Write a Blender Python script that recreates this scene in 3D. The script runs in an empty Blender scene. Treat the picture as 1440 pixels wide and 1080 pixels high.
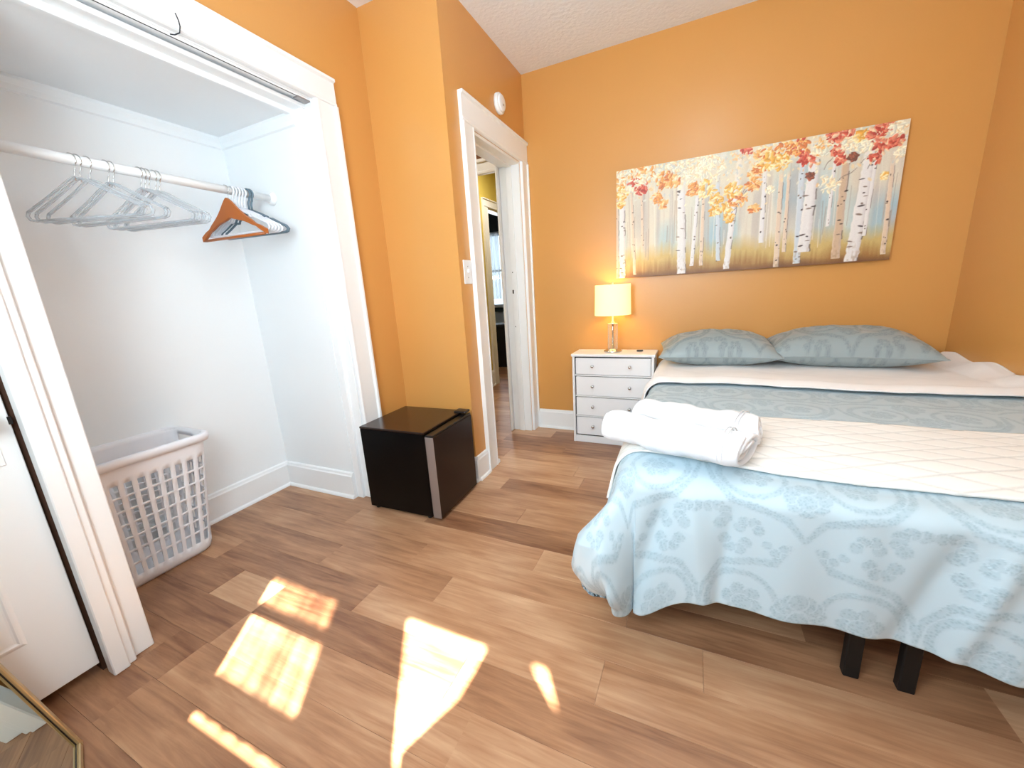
import bpy, bmesh, math, random
import numpy as np
from mathutils import Vector, Matrix
random.seed(7)
PI = math.pi
S = bpy.context.scene
COL = S.collection

# ------------------------------------------------------------------ camera
F_PX, YAW, PIT, ROLL, CAMH = math.exp(6.305117), 0.4403865, 0.22961596, -0.06129415, 1.10458
def cam_axis(r0, u0, f0):
    cr, sr = math.cos(ROLL), math.sin(ROLL); cp, sp = math.cos(PIT), math.sin(PIT); cy, sy = math.cos(YAW), math.sin(YAW)
    r = r0*cr - u0*sr; U = r0*sr + u0*cr
    fw = cp*f0 + U*sp; z = -sp*f0 + U*cp
    return Vector((r*cy - fw*sy, r*sy + fw*cy, z))
cam = bpy.data.cameras.new('camera'); cam.sensor_width = 36; cam.lens = F_PX/1440*36; cam.clip_start = 0.02
co = bpy.data.objects.new('camera', cam); COL.objects.link(co)
X, Y, Z = cam_axis(1,0,0), cam_axis(0,1,0), -cam_axis(0,0,1)
M = Matrix((X, Y, Z)).transposed().to_4x4(); M.translation = Vector((0,0,CAMH)); co.matrix_world = M
S.camera = co
# ------------------------------------------------------------------ world, sun, lights, exposure
S.view_settings.view_transform = 'Standard'; S.view_settings.look = 'None'
S.view_settings.gamma = 1; S.view_settings.use_curve_mapping = False
S.view_settings.exposure = 0.5
W = bpy.data.worlds.new('sky'); S.world = W; W.use_nodes = True
bg = W.node_tree.nodes['Background']; bg.inputs[0].default_value = (.62,.80,1,1); bg.inputs[1].default_value = 1.6
def light(name, kind, loc, direction=None, energy=10, color=(1,1,1), **kw):
    l = bpy.data.lights.new(name, kind); l.energy = energy; l.color = color
    for k, v in kw.items(): setattr(l, k, v)
    o = bpy.data.objects.new(name, l); COL.objects.link(o); o.location = loc
    if direction is not None: o.rotation_euler = Vector(direction).to_track_quat('-Z','Y').to_euler()
    return o
SUNH = Vector((.56,-.83,0)).normalized(); EL = math.radians(55)
sun_to = Vector((SUNH.x*math.cos(EL), SUNH.y*math.cos(EL), math.sin(EL)))
light('sun', 'SUN', (3,-5,8), -sun_to, 55, (1,.93,.80), angle=math.radians(.9))
light('daylight_window_1', 'AREA', (-.62,-.17,1.5), (0,1,.05), 25, (.72,.90,1), shape='RECTANGLE', size=.75, size_y=1.1)
light('daylight_window_2', 'AREA', (.22,-.17,1.5), (0,1,.05), 10.5, (.72,.90,1), shape='RECTANGLE', size=.85, size_y=1.1)

light('ceiling_fill_light', 'POINT', (.05,1.2,2.36), None, 9, (.86,.96,1), shadow_soft_size=.12)  # added fill light from above, balances the window daylight
# ------------------------------------------------------------------ materials
def nodes(name):
    m = bpy.data.materials.new(name); m.use_nodes = True
    nt = m.node_tree; return m, nt, nt.nodes['Principled BSDF']
def lin(c):
    return tuple((x/12.92 if x <= .04045 else ((x+.055)/1.055)**2.4) for x in c)
def rgb(r, g, b): return lin((r/255, g/255, b/255)) + (1,)
def mat(name, c, rough=.5, metal=0, bump=0, bscale=60, var=0, coat=0, **kw):
    m, nt, p = nodes(name)
    p.inputs['Base Color'].default_value = c; p.inputs['Roughness'].default_value = rough; p.inputs['Metallic'].default_value = metal
    if coat: p.inputs['Coat Weight'].default_value = coat; p.inputs['Coat Roughness'].default_value = .15
    for k, v in kw.items(): p.inputs[k].default_value = v
    if bump or var:
        tc = nt.nodes.new('ShaderNodeTexCoord'); n = nt.nodes.new('ShaderNodeTexNoise')
        n.inputs['Scale'].default_value = bscale; n.inputs['Detail'].default_value = 4
        nt.links.new(tc.outputs['Object'], n.inputs['Vector'])
        if bump:
            b = nt.nodes.new('ShaderNodeBump'); b.inputs['Strength'].default_value = bump; b.inputs['Distance'].default_value = .004
            nt.links.new(n.outputs['Fac'], b.inputs['Height']); nt.links.new(b.outputs['Normal'], p.inputs['Normal'])
        if var:
            mx = nt.nodes.new('ShaderNodeMix'); mx.data_type = 'RGBA'
            mx.inputs['A'].default_value = c; mx.inputs['B'].default_value = tuple(x*(1-var) for x in c[:3])+(1,)
            n2 = nt.nodes.new('ShaderNodeTexNoise'); n2.inputs['Scale'].default_value = 3; n2.inputs['Detail'].default_value = 3
            nt.links.new(tc.outputs['Object'], n2.inputs['Vector']); nt.links.new(n2.outputs['Fac'], mx.inputs['Factor'])
            nt.links.new(mx.outputs['Result'], p.inputs['Base Color'])
    return m
ORANGE = mat('orange_paint', rgb(218,158,87), .33, bump=.12, bscale=90, var=.05)
WHITEP = mat('white_wall_paint', rgb(243,247,250), .6, bump=.1, bscale=50, var=.02)
TRIM = mat('white_trim_paint', rgb(244,246,248), .35, bump=.05, bscale=40)
CEIL = mat('ceiling_texture', rgb(238,241,247), .9, bump=1.0, bscale=45)
DOORW = mat('white_door_paint', rgb(243,246,248), .3, bump=.05, bscale=30)
YELLOW = mat('yellow_paint', rgb(206,184,92), .5)
BROWNW = mat('brown_paint', rgb(120,72,30), .6)
DARKW = mat('dark_teal_paint', rgb(48,62,62), .6)
GREYW = mat('pale_grey_panel', rgb(196,206,214), .5)
BLACKP = mat('black_plastic', rgb(10,10,12), .35, bump=.03, bscale=300)
FRIDGEB = mat('black_fridge_enamel', rgb(3,3,4), .3, bump=.04, bscale=260, **{'Specular IOR Level':.2})
FRIDGET = mat('dark_brown_fridge_top', rgb(40,24,18), .22)
DSTEEL = mat('steel_dark_reflection', rgb(52,40,36), .28, metal=.7)  # dark reflections of the steel door put into the base colour
STEEL = mat('brushed_steel', rgb(160,155,155), .38, metal=.7)
CHROME = mat('chrome', rgb(215,215,215), .12, metal=1)
BLACKM = mat('black_metal', rgb(9,9,10), .6)
DRESS = mat('white_laminate', rgb(242,242,244), .3)
DGAP = mat('gap_shade_and_wire', rgb(34,38,48), .8)  # shade of gaps put into the colour; the dark wire hook shares it
WOOD = mat('hanger_wood', rgb(196,108,42), .3, var=.3, bump=.05, bscale=30)
WPLAS = mat('white_plastic', rgb(236,239,246), .35, **{'Subsurface Weight':.0})
BPLAS = mat('basket_plastic', rgb(250,250,255), .4, **{'Transmission Weight':.0})
nt_ = BPLAS.node_tree; tl_ = nt_.nodes.new('ShaderNodeBsdfTranslucent'); tl_.inputs[0].default_value = rgb(240,240,248); ms_ = nt_.nodes.new('ShaderNodeMixShader'); ms_.inputs[0].default_value = .12
nt_.links.new(nt_.nodes['Principled BSDF'].outputs[0], ms_.inputs[1]); nt_.links.new(tl_.outputs[0], ms_.inputs[2]); nt_.links.new(ms_.outputs[0], nt_.nodes['Material Output'].inputs[0])
GREYB = mat('grey_blue_plastic', rgb(98,118,132), .35)
SHEET = mat('white_cotton', rgb(240,236,234), .9, bump=.15, bscale=160, **{'Sheen Weight':.3})
TOWEL = mat('white_terry', rgb(232,234,238), .95, bump=.5, bscale=420, **{'Sheen Weight':.4})
GAPDARK = mat('plank_joint_and_gap_shade', rgb(70,42,26), .8)  # dark plank joints; also paints the shade of the door gap
GOLD = mat('pale_gold_frame', rgb(196,172,128), .32, metal=.5)
MIRR = mat('mirror_glass', rgb(205,220,215), .0, metal=1)
CURT = mat('curtain_cloth', rgb(225,225,222), .9)
def glassy(name, col, fac, rough=.08):
    m = bpy.data.materials.new(name); m.use_nodes = True; nt = m.node_tree; nt.nodes.clear()
    o = nt.nodes.new('ShaderNodeOutputMaterial'); mx = nt.nodes.new('ShaderNodeMixShader')
    t = nt.nodes.new('ShaderNodeBsdfTransparent'); t.inputs[0].default_value = col
    p = nt.nodes.new('ShaderNodeBsdfPrincipled'); p.inputs['Base Color'].default_value = col; p.inputs['Roughness'].default_value = rough
    lw = nt.nodes.new('ShaderNodeLayerWeight'); lw.inputs[0].default_value = .35
    mr = nt.nodes.new('ShaderNodeMapRange'); mr.inputs['To Min'].default_value = fac; mr.inputs['To Max'].default_value = min(1, fac+.6)
    nt.links.new(lw.outputs['Facing'], mr.inputs['Value']); nt.links.new(mr.outputs['Result'], mx.inputs[0])
    nt.links.new(t.outputs[0], mx.inputs[1]); nt.links.new(p.outputs[0], mx.inputs[2]); nt.links.new(mx.outputs[0], o.inputs[0])
    return m
CLEAR = glassy('clear_plastic', (.86,.88,.90,1), .10)
GLASS = glassy('lamp_glass', (.97,.98,.97,1), .04)
# sheer curtain: lets part of the sun through, in vertical pleats
def sheer():
    m = bpy.data.materials.new('sheer_curtain'); m.use_nodes = True; nt = m.node_tree; nt.nodes.clear()
    o = nt.nodes.new('ShaderNodeOutputMaterial'); mx = nt.nodes.new('ShaderNodeMixShader')
    t = nt.nodes.new('ShaderNodeBsdfTransparent'); d = nt.nodes.new('ShaderNodeBsdfTranslucent'); d.inputs[0].default_value = (.95,.9,.85,1)
    tc = nt.nodes.new('ShaderNodeTexCoord'); mp = nt.nodes.new('ShaderNodeMapping'); mp.inputs['Scale'].default_value = (26,1,1.2)
    n = nt.nodes.new('ShaderNodeTexNoise'); n.inputs['Scale'].default_value = 1; n.inputs['Detail'].default_value = 2
    mr = nt.nodes.new('ShaderNodeMapRange'); mr.inputs['From Min'].default_value = .35; mr.inputs['From Max'].default_value = .65
    mr.inputs['To Min'].default_value = .50; mr.inputs['To Max'].default_value = .90
    nt.links.new(tc.outputs['Object'], mp.inputs[0]); nt.links.new(mp.outputs[0], n.inputs['Vector']); nt.links.new(n.outputs['Fac'], mr.inputs['Value'])
    nt.links.new(mr.outputs[0], mx.inputs[0]); nt.links.new(t.outputs[0], mx.inputs[1]); nt.links.new(d.outputs[0], mx.inputs[2]); nt.links.new(mx.outputs[0], o.inputs[0])
    return m
SHEER = sheer()
# plank material: grain along X, tone per plank from the object colour
def plank_mat():
    m, nt, p = nodes('plank_laminate'); L = nt.links.new; N = nt.nodes.new
    tc = N('ShaderNodeTexCoord'); oi = N('ShaderNodeObjectInfo')
    geo = N('ShaderNodeNewGeometry')
    off = N('ShaderNodeVectorMath'); off.operation = 'MULTIPLY_ADD'
    cmb = N('ShaderNodeCombineXYZ'); L(oi.outputs['Random'], cmb.inputs[0]); L(oi.outputs['Random'], cmb.inputs[1]); L(oi.outputs['Random'], cmb.inputs[2])
    L(cmb.outputs[0], off.inputs[0]); off.inputs[1].default_value = (37,91,53); L(geo.outputs['Position'], off.inputs[2])
    mp = N('ShaderNodeMapping'); mp.inputs['Scale'].default_value = (1.6,22,1); L(off.outputs[0], mp.inputs[0])
    g1 = N('ShaderNodeTexNoise'); g1.inputs['Scale'].default_value = 2.2; g1.inputs['Detail'].default_value = 7; g1.inputs['Roughness'].default_value = .62; g1.inputs['Distortion'].default_value = .6; L(mp.outputs[0], g1.inputs['Vector'])
    mp2 = N('ShaderNodeMapping'); mp2.inputs['Scale'].default_value = (1.3,4.5,1); L(off.outputs[0], mp2.inputs[0])
    g2 = N('ShaderNodeTexNoise'); g2.inputs['Scale'].default_value = 2.6; g2.inputs['Detail'].default_value = 3; L(mp2.outputs[0], g2.inputs['Vector'])
    cr = N('ShaderNodeValToRGB'); e = cr.color_ramp.elements
    e[0].position = .28; e[0].color = rgb(120,78,54); e[1].position = .78; e[1].color = rgb(212,172,136)
    mid = e.new(.52); mid.color = rgb(176,130,96)
    a = N('ShaderNodeMath'); a.operation = 'MULTIPLY_ADD'; L(g1.outputs['Fac'], a.inputs[0]); a.inputs[1].default_value = .50
    b = N('ShaderNodeMath'); b.operation = 'MULTIPLY_ADD'; L(g2.outputs['Fac'], b.inputs[0]); b.inputs[1].default_value = .42
    sep = N('ShaderNodeSeparateColor'); L(oi.outputs['Color'], sep.inputs[0])
    c = N('ShaderNodeMath'); c.operation = 'MULTIPLY_ADD'; L(sep.outputs[0], c.inputs[0]); c.inputs[1].default_value = .36; c.inputs[2].default_value = -.115
    L(c.outputs[0], b.inputs[2]); L(b.outputs[0], a.inputs[2]); L(a.outputs[0], cr.inputs[0])
    L(cr.outputs[0], p.inputs['Base Color']); p.inputs['Roughness'].default_value = .36
    bp = N('ShaderNodeBump'); bp.inputs['Strength'].default_value = .12; bp.inputs['Distance'].default_value = .002
    L(g1.outputs['Fac'], bp.inputs['Height']); L(bp.outputs[0], p.inputs['Normal'])
    return m
PLANK = plank_mat()
def attr_cloth(name, base, dark, rough=.75, weave=1.0):
    m, nt, p = nodes(name); L = nt.links.new; N = nt.nodes.new
    at = N('ShaderNodeAttribute'); at.attribute_name = 'pat'
    uv = N('ShaderNodeUVMap')
    v = N('ShaderNodeTexVoronoi'); v.inputs['Scale'].default_value = 150; L(uv.outputs[0], v.inputs['Vector'])
    mr = N('ShaderNodeMapRange'); mr.inputs['From Min'].default_value = .15; mr.inputs['From Max'].default_value = .6; mr.inputs['To Min'].default_value = 1.0; mr.inputs['To Max'].default_value = .45; L(v.outputs['Distance'], mr.inputs['Value'])
    ml = N('ShaderNodeMath'); ml.operation = 'MULTIPLY'; L(at.outputs['Fac'], ml.inputs[0]); L(mr.outputs[0], ml.inputs[1])
    mx = N('ShaderNodeMix'); mx.data_type = 'RGBA'; mx.inputs['A'].default_value = base; mx.inputs['B'].default_value = dark; L(ml.outputs[0], mx.inputs['Factor'])
    L(mx.outputs['Result'], p.inputs['Base Color']); p.inputs['Roughness'].default_value = rough
    r2 = N('ShaderNodeMapRange'); r2.inputs['To Min'].default_value = rough-.3; r2.inputs['To Max'].default_value = rough; L(at.outputs['Fac'], r2.inputs['Value']); L(r2.outputs[0], p.inputs['Roughness'])
    bp = N('ShaderNodeBump'); bp.inputs['Strength'].default_value = .25*weave; bp.inputs['Distance'].default_value = .003; L(ml.outputs[0], bp.inputs['Height']); L(bp.outputs[0], p.inputs['Normal'])
    p.inputs['Sheen Weight'].default_value = .15
    return m
DUVET = attr_cloth('blue_grey_damask', rgb(183,203,213), rgb(156,179,191))
CASE = attr_cloth('grey_damask_pillowcase', rgb(152,165,168), rgb(126,140,144), .65, .5)
def quilt_mat():
    m, nt, p = nodes('white_quilted_cotton'); L = nt.links.new; N = nt.nodes.new
    at = N('ShaderNodeAttribute'); at.attribute_name = 'pat'
    mx = N('ShaderNodeMix'); mx.data_type = 'RGBA'; mx.inputs['A'].default_value = rgb(240,238,233); mx.inputs['B'].default_value = rgb(214,214,210); L(at.outputs['Fac'], mx.inputs['Factor'])
    L(mx.outputs['Result'], p.inputs['Base Color']); p.inputs['Roughness'].default_value = .85
    return m
QUILT = quilt_mat()
def paint_mat():
    m, nt, p = nodes('printed_canvas'); at = nt.nodes.new('ShaderNodeAttribute'); at.attribute_name = 'Col'
    nt.links.new(at.outputs['Color'], p.inputs['Base Color']); p.inputs['Roughness'].default_value = .45
    tc = nt.nodes.new('ShaderNodeTexCoord'); n = nt.nodes.new('ShaderNodeTexNoise'); n.inputs['Scale'].default_value = 180
    b = nt.nodes.new('ShaderNodeBump'); b.inputs['Strength'].default_value = .3; b.inputs['Distance'].default_value = .002
    nt.links.new(tc.outputs['Object'], n.inputs['Vector']); nt.links.new(n.outputs['Fac'], b.inputs['Height']); nt.links.new(b.outputs[0], p.inputs['Normal'])
    return m
CANVAS = paint_mat()
def emit_mat(name, c, s):
    m, nt, p = nodes(name); p.inputs['Base Color'].default_value = c; p.inputs['Emission Color'].default_value = c; p.inputs['Emission Strength'].default_value = s; p.inputs['Roughness'].default_value = .8
    return m
SHADE = emit_mat('lit_lampshade', rgb(255,240,170), .62)
BULB = emit_mat('lit_bulb', rgb(255,200,110), 4)

# ------------------------------------------------------------------ mesh helpers
class MB:
    def __init__(s): s.b = bmesh.new()
    def box(s, x0, x1, y0, y1, z0, z1, bev=0, seg=1, rot=None):
        r = bmesh.ops.create_cube(s.b, size=1); vs = r['verts']
        cx, cy, cz = (x0+x1)/2, (y0+y1)/2, (z0+z1)/2
        for v in vs: v.co = Vector((v.co.x*(x1-x0)+cx, v.co.y*(y1-y0)+cy, v.co.z*(z1-z0)+cz))
        if bev:
            es = list({e for v in vs for e in v.link_edges})
            bmesh.ops.bevel(s.b, geom=es, offset=bev, segments=seg, affect='EDGES', profile=.5)
        return s
    def lathe(s, prof, n=24, c=(0,0,0), axis='z', cap=True):
        rings = []
        for r, h in prof:
            ring = []
            for k in range(n):
                a = 2*PI*k/n; p = (r*math.cos(a), r*math.sin(a), h)
                if axis == 'x': p = (p[2], p[0], p[1])
                if axis == 'y': p = (p[0], p[2], p[1])
                ring.append(s.b.verts.new((p[0]+c[0], p[1]+c[1], p[2]+c[2])))
            rings.append(ring)
        for A, B in zip(rings, rings[1:]):
            for k in range(n): s.b.faces.new((A[k], A[(k+1)%n], B[(k+1)%n], B[k]))
        if cap: s.b.faces.new(rings[0][::-1]); s.b.faces.new(rings[-1])
        return s
    def tube(s, pts, r, n=8, closed=False, flat=1.0):
        pts = [Vector(p) for p in pts]; rings = []; m = len(pts)
        up = Vector((0,0,1)); prev = None
        for i, p in enumerate(pts):
            if closed: t = pts[(i+1)%m]-pts[i-1]
            else: t = pts[min(i+1,m-1)]-pts[max(i-1,0)]
            t.normalize()
            if prev is None:
                a = up if abs(t.z) < .9 else Vector((1,0,0)); u = t.cross(a).normalized()
            else: u = (prev - t*prev.dot(t)).normalized()
            prev = u; v = t.cross(u); rr = r[i] if isinstance(r, (list,tuple)) else r
            rings.append([s.b.verts.new(p + u*math.cos(2*PI*k/n)*rr + v*math.sin(2*PI*k/n)*rr*flat) for k in range(n)])
        pairs = list(zip(rings, rings[1:])) + ([(rings[-1], rings[0])] if closed else [])
        for A, B in pairs:
            for k in range(n): s.b.faces.new((A[k], A[(k+1)%n], B[(k+1)%n], B[k]))
        if not closed: s.b.faces.new(rings[0][::-1]); s.b.faces.new(rings[-1])
        return s
    def prism(s, poly, a0, a1, axis='x'):
        def P(q, a):
            return {'x': (a,q[0],q[1]), 'y': (q[0],a,q[1]), 'z': (q[0],q[1],a)}[axis]
        A = [s.b.verts.new(P(q,a0)) for q in poly]; B = [s.b.verts.new(P(q,a1)) for q in poly]; n = len(poly)
        s.b.faces.new(A); s.b.faces.new(B[::-1])
        for k in range(n): s.b.faces.new((A[k], B[k], B[(k+1)%n], A[(k+1)%n]))
        return s
    def build(s, name, m, parent=None, smooth=False, label=None, kind=None):
        bmesh.ops.recalc_face_normals(s.b, faces=s.b.faces)
        me = bpy.data.meshes.new(name); s.b.to_mesh(me); s.b.free()
        if smooth:
            for p in me.polygons: p.use_smooth = True
        return link(name, me, m, parent, label, kind)
def link(name, me, m, parent=None, label=None, kind=None):
    o = bpy.data.objects.new(name, me); COL.objects.link(o)
    if m and not me.materials: me.materials.append(m)
    if parent: o.parent = parent
    if label: o['label'] = label
    if kind: o['kind'] = kind
    return o
def grid_mesh(name, P, m, parent=None, attrs=None, uv=None, smooth=True, closed_u=False):
    """P: (nu, nv, 3) array -> quad mesh"""
    nu, nv = P.shape[:2]; me = bpy.data.meshes.new(name)
    idx = np.arange(nu*nv).reshape(nu, nv)
    A = idx if not closed_u else np.vstack([idx, idx[:1]])
    q = np.stack([A[:-1,:-1], A[1:,:-1], A[1:,1:], A[:-1,1:]], -1).reshape(-1,4)
    me.vertices.add(nu*nv); me.vertices.foreach_set('co', P.reshape(-1).astype(np.float32))
    me.loops.add(q.size); me.loops.foreach_set('vertex_index', q.reshape(-1).astype(np.int32))
    me.polygons.add(len(q)); me.polygons.foreach_set('loop_start', np.arange(0, q.size, 4, dtype=np.int32))
    me.polygons.foreach_set('use_smooth', np.full(len(q), smooth))
    if uv is not None:
        l = me.uv_layers.new(name='UVMap'); l.data.foreach_set('uv', uv.reshape(-1,2)[q.reshape(-1)].reshape(-1).astype(np.float32))
    for k, a in (attrs or {}).items():
        if a.ndim == 2:
            at = me.attributes.new(k, 'FLOAT', 'POINT'); at.data.foreach_set('value', a.reshape(-1).astype(np.float32))
        else:
            at = me.attributes.new(k, 'FLOAT_COLOR', 'POINT')
            c = np.ones((nu*nv,4), np.float32); c[:,:3] = a.reshape(-1,3); at.data.foreach_set('color', c.reshape(-1))
    me.update(calc_edges=True); me.validate()
    return link(name, me, m, parent)
def tag(o, label, cat, group=None):
    o['label'] = label; o['category'] = cat
    if group: o['group'] = group
    return o
def thing(name, label, cat, loc=(0,0,0), rz=0, group=None):
    o = bpy.data.objects.new(name, None); COL.objects.link(o); o.location = loc; o.rotation_euler = (0,0,rz); o.empty_display_size = .1
    return tag(o, label, cat, group)
def group_struct(name, loc=(0,0,0)):
    o = bpy.data.objects.new(name, None); COL.objects.link(o); o.location = loc; o['kind'] = 'structure'; return o
def dup(root, loc, rz=None, label=None):
    r = root.copy(); COL.objects.link(r); r.location = loc
    if rz is not None: r.rotation_euler = (0,0,rz)
    if label: r['label'] = label
    for ch in list(root.children):
        c = ch.copy(); COL.objects.link(c); c.parent = r
        for g in list(ch.children):
            d = g.copy(); COL.objects.link(d); d.parent = c
    return r
def ST(name, mb, m): return mb.build(name, m, None, kind='structure')

# ------------------------------------------------------------------ room numbers
XD, YB, ZC, YJ, XC, XR = -1.156, 2.908, 2.575, 1.88, -1.636, 1.267
XCB, YCR, ZCC = -2.308, 1.477, 1.985
Y0 = -.28
# floor: a base slab and one object per plank
fl = MB().box(-4.4, 1.5, Y0-.15, 6.5, -.14, -.008).build('floor', GAPDARK, kind='structure')
PW = .1425
def plank_mesh(L):
    key = round(L, 2); nm = 'plank_%d' % int(key*100)
    if nm in bpy.data.meshes: return bpy.data.meshes[nm]
    b = bmesh.new(); bmesh.ops.create_cube(b, size=1)
    for v in b.verts: v.co = Vector((v.co.x*(key-.0005), v.co.y*(PW-.0005), v.co.z*.010))
    bmesh.ops.bevel(b, geom=[e for e in b.edges if all(v.co.z > 0 for v in e.verts)], offset=.0004, segments=1, affect='EDGES')
    me = bpy.data.meshes.new(nm); b.to_mesh(me); b.free(); me.materials.append(PLANK); return me
tones = {}
def add_row(k, xa, xb, joints, tone=None):
    y = 1.11 + PW*k
    ks = [xa] + [j for j in sorted(joints) if xa+.08 < j < xb-.08] + [xb]
    for i, (a, b) in enumerate(zip(ks, ks[1:])):
        o = bpy.data.objects.new('plank', plank_mesh(b-a)); COL.objects.link(o); o.parent = fl
        o.location = ((a+b)/2, y+PW/2, -.005)
        t = tones.get((k, i), random.random()**.8) if tone is None else tone
        o.color = (t, t, t, 1)
rj = {0:[-1.07], -1:[-1.45, -.84], -2:[-1.95,-1.10,-.2], -3:[-1.73,-1.455,-.6], -4:[-1.457,-.5], -5:[-1.62,-1.47,-.35], -6:[-1.485,-.75], -7:[-1.1,-.1], 1:[-1.6,-.55], 2:[-1.2,-.1], 3:[-1.75,-.75], 4:[-1.55,-.35], 5:[-.978,-.1], 6:[-.55]}
for (k, i), t in {(-3,0):.15, (-3,1):.75, (-3,2):.12,(-4,0):.15,(-4,1):.5,(-4,2):.7,(-2,0):.55,(-2,1):.12,(-2,2):.62,(-5,0):.2,(-5,1):.15,(-5,2):.45,(-5,3):.7,(-6,0):.2,(-6,1):.3,(-6,2):.55,(-1,0):.2,(-1,1):.4,(-1,2):.75,(0,0):.45,(0,1):.6,(1,0):.3,(1,1):.55,(5,0):.85,(5,1):.3,(4,1):.6,(6,0):.75,(6,1):.6,(3,1):.55}.items(): tones[(k,i)] = t  # plank tones by hand; left ones also darkened for less glare there
for k in range(-10, 13):
    js = rj.get(k)
    if js is None:
        o0 = (k*.37) % .91; js = [-2.3+o0+.91*n for n in range(5)]
    else: js = js + [max(js)+.91, max(js)+1.82]
    xa = XCB if 1.11+PW*(k+1) < YCR+.1 else XD-.145
    add_row(k, xa, XR, js)
for k in range(5, 38):
    if 1.11+PW*k < 1.85: continue
    o0 = (k*.53) % 1.0; xb = XD-.145 if k < 13 else -1.2
    add_row(k, -3.9 if k > 15 else -2.55, xb, [-3.9+o0+1.0*n for n in range(4)])

# walls of the bedroom
def wall(name, m, *boxes):
    b = MB()
    for q in boxes: b.box(*q)
    return ST(name, b, m)
wall('wall_back', ORANGE, (XD-.145, XR+.12, YB, YB+.12, 0, ZC))
wall('wall_right', ORANGE, (XR, XR+.12, Y0-.15, YB, 0, ZC))
OY0, OY1, OZ = 2.13, 2.80, 2.0            # bedroom doorway
wall('wall_doorway', ORANGE, (XD-.145, XD, YJ, OY0, 0, ZC), (XD-.145, XD, OY1, YB, 0, ZC), (XD-.145, XD, OY0, OY1, OZ, ZC))
wall('wall_jut', ORANGE, (XC, XD-.145, YJ, YJ+.1, 0, ZC))
CY0, CY1, CZ = .467, 1.51, 2.03           # closet opening
DY0, DY1 = -.27, .343                     # small white door beside it
wall('wall_closet', ORANGE, (XC-.1, XC, CY1, YJ+.1, 0, ZC), (XC-.1, XC, Y0, CY1, CZ+.02, ZC), (XC-.1, XC, DY1+.02, CY0-.055, 0, CZ+.02))
wall('wall_closet_interior_back', WHITEP, (XCB-.1, XCB, .25, YCR+.1, 0, ZCC+.1))
wall('wall_closet_interior_right', WHITEP, (XCB, XC-.1, YCR, YCR+.1, 0, ZCC+.1))
wall('wall_closet_interior_left', WHITEP, (XCB, XC-.1, .25, .33, 0, ZCC+.1))
wall('ceiling_closet', WHITEP, (XCB-.1, XC-.1, .25, YCR+.1, ZCC, ZCC+.08))
wall('ceiling', CEIL, (XC-.1, XR+.12, Y0-.15, YB+.12, ZC, ZC+.1))
# rear wall with two windows (behind the photographer)
WZ0, WZ1 = .9, 2.20
W1 = (-.98, -.26); W2 = (-.14, .52)
wall('wall_rear', ORANGE, (XC-.1, W1[0], Y0-.12, Y0, 0, ZC), (W1[1], W2[0], Y0-.12, Y0, 0, ZC), (W2[1], XR, Y0-.12, Y0, 0, ZC),
     (W1[0], W1[1], Y0-.12, Y0, 0, WZ0), (W1[0], W1[1], Y0-.12, Y0, WZ1, ZC), (W2[0], W2[1], Y0-.12, Y0, 0, WZ0), (W2[0], W2[1], Y0-.12, Y0, WZ1, ZC))
for n, (a, b) in ((1, W1), (2, W2)):
    w = group_struct('window_%d' % n, ((a+b)/2, Y0, WZ0))
    def fr(name, *q):
        x0,x1,y0,y1,z0,z1 = q
        MB().box(x0-(a+b)/2, x1-(a+b)/2, y0, y1, z0-WZ0, z1-WZ0, .003).build(name, TRIM, w)
    fr('casing', a-.09, a, 0, .02, WZ0-.02, WZ1+.09); fr('casing', b, b+.055, 0, .02, WZ0-.02, WZ1+.09)
    fr('casing', a-.09, b+.055, 0, .022, WZ1+.0, WZ1+.1); fr('sill', a-.1, b+.06, 0, .04, WZ0-.03, WZ0)
    if n == 1:
        fr('meeting_rail', a, b, -.02, .0, 1.678, 1.748); fr('sash_rail', a, b, -.02, 0, 1.176, 1.326); fr('sash_rail', a, b, -.02, 0, 1.955, WZ1); fr('sash_rail', a, b, -.02, 0, WZ0, 1.128)  # unseen rails sized to cut the sun into bands
    else: fr('sash_rail', a, b, -.02, 0, 2.01, WZ1)
# unseen curtains on the rear windows, added to cut the sun into patches
def curtain(name, edgeL, edgeR, z0, z1, y, m, label, amp=.008, n=60, freq=14):
    zz = np.linspace(z0, z1, 40); P = np.zeros((n, 40, 3))
    for j, z in enumerate(zz):
        xs = np.linspace(edgeL(z), edgeR(z), n); P[:, j, 0] = xs; P[:, j, 1] = y + amp*np.sin(np.linspace(0, 2*PI*freq*.4, n)); P[:, j, 2] = z
    o = grid_mesh(name, P, m); tag(o, label, 'curtain'); return o
K = lambda v: (lambda z: v)
yc = Y0+.035
curtain('curtain', K(-1.0), K(-.813), .86, 2.24, yc, CURT, 'added plain white curtain trimming the sun at the outer side of the window nearer the closet')
curtain('curtain', K(-.458), K(-.19), .86, 2.24, yc, CURT, 'added plain white curtain trimming the sun at the inner side of the window nearer the closet')
curtain('added_cafe_curtain', K(-.98), K(-.26), .86, 1.0, yc+.016, CURT, 'added short white cafe curtain blocking sun across the foot of the rear window')
tag(curtain('sheer_curtain', K(-.83), K(-.44), 1.02, 2.24, yc+.036, SHEER, 'sheer pleated curtain over the rear window', .004), 'sheer pleated curtain over the rear window', 'curtain')
def lerpz(tab):
    zs = [t[0] for t in tab]; xs = [t[1] for t in tab]
    return lambda z: float(np.interp(z, zs, xs))
curtain('curtain', K(-.17), lerpz([(.86,-.03),(1.30,-.118),(2.24,-.125)]), .86, 2.24, yc, CURT, 'added narrow white curtain shaping the sun patch, gathered at the near side of the rear window by the bed')
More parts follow.
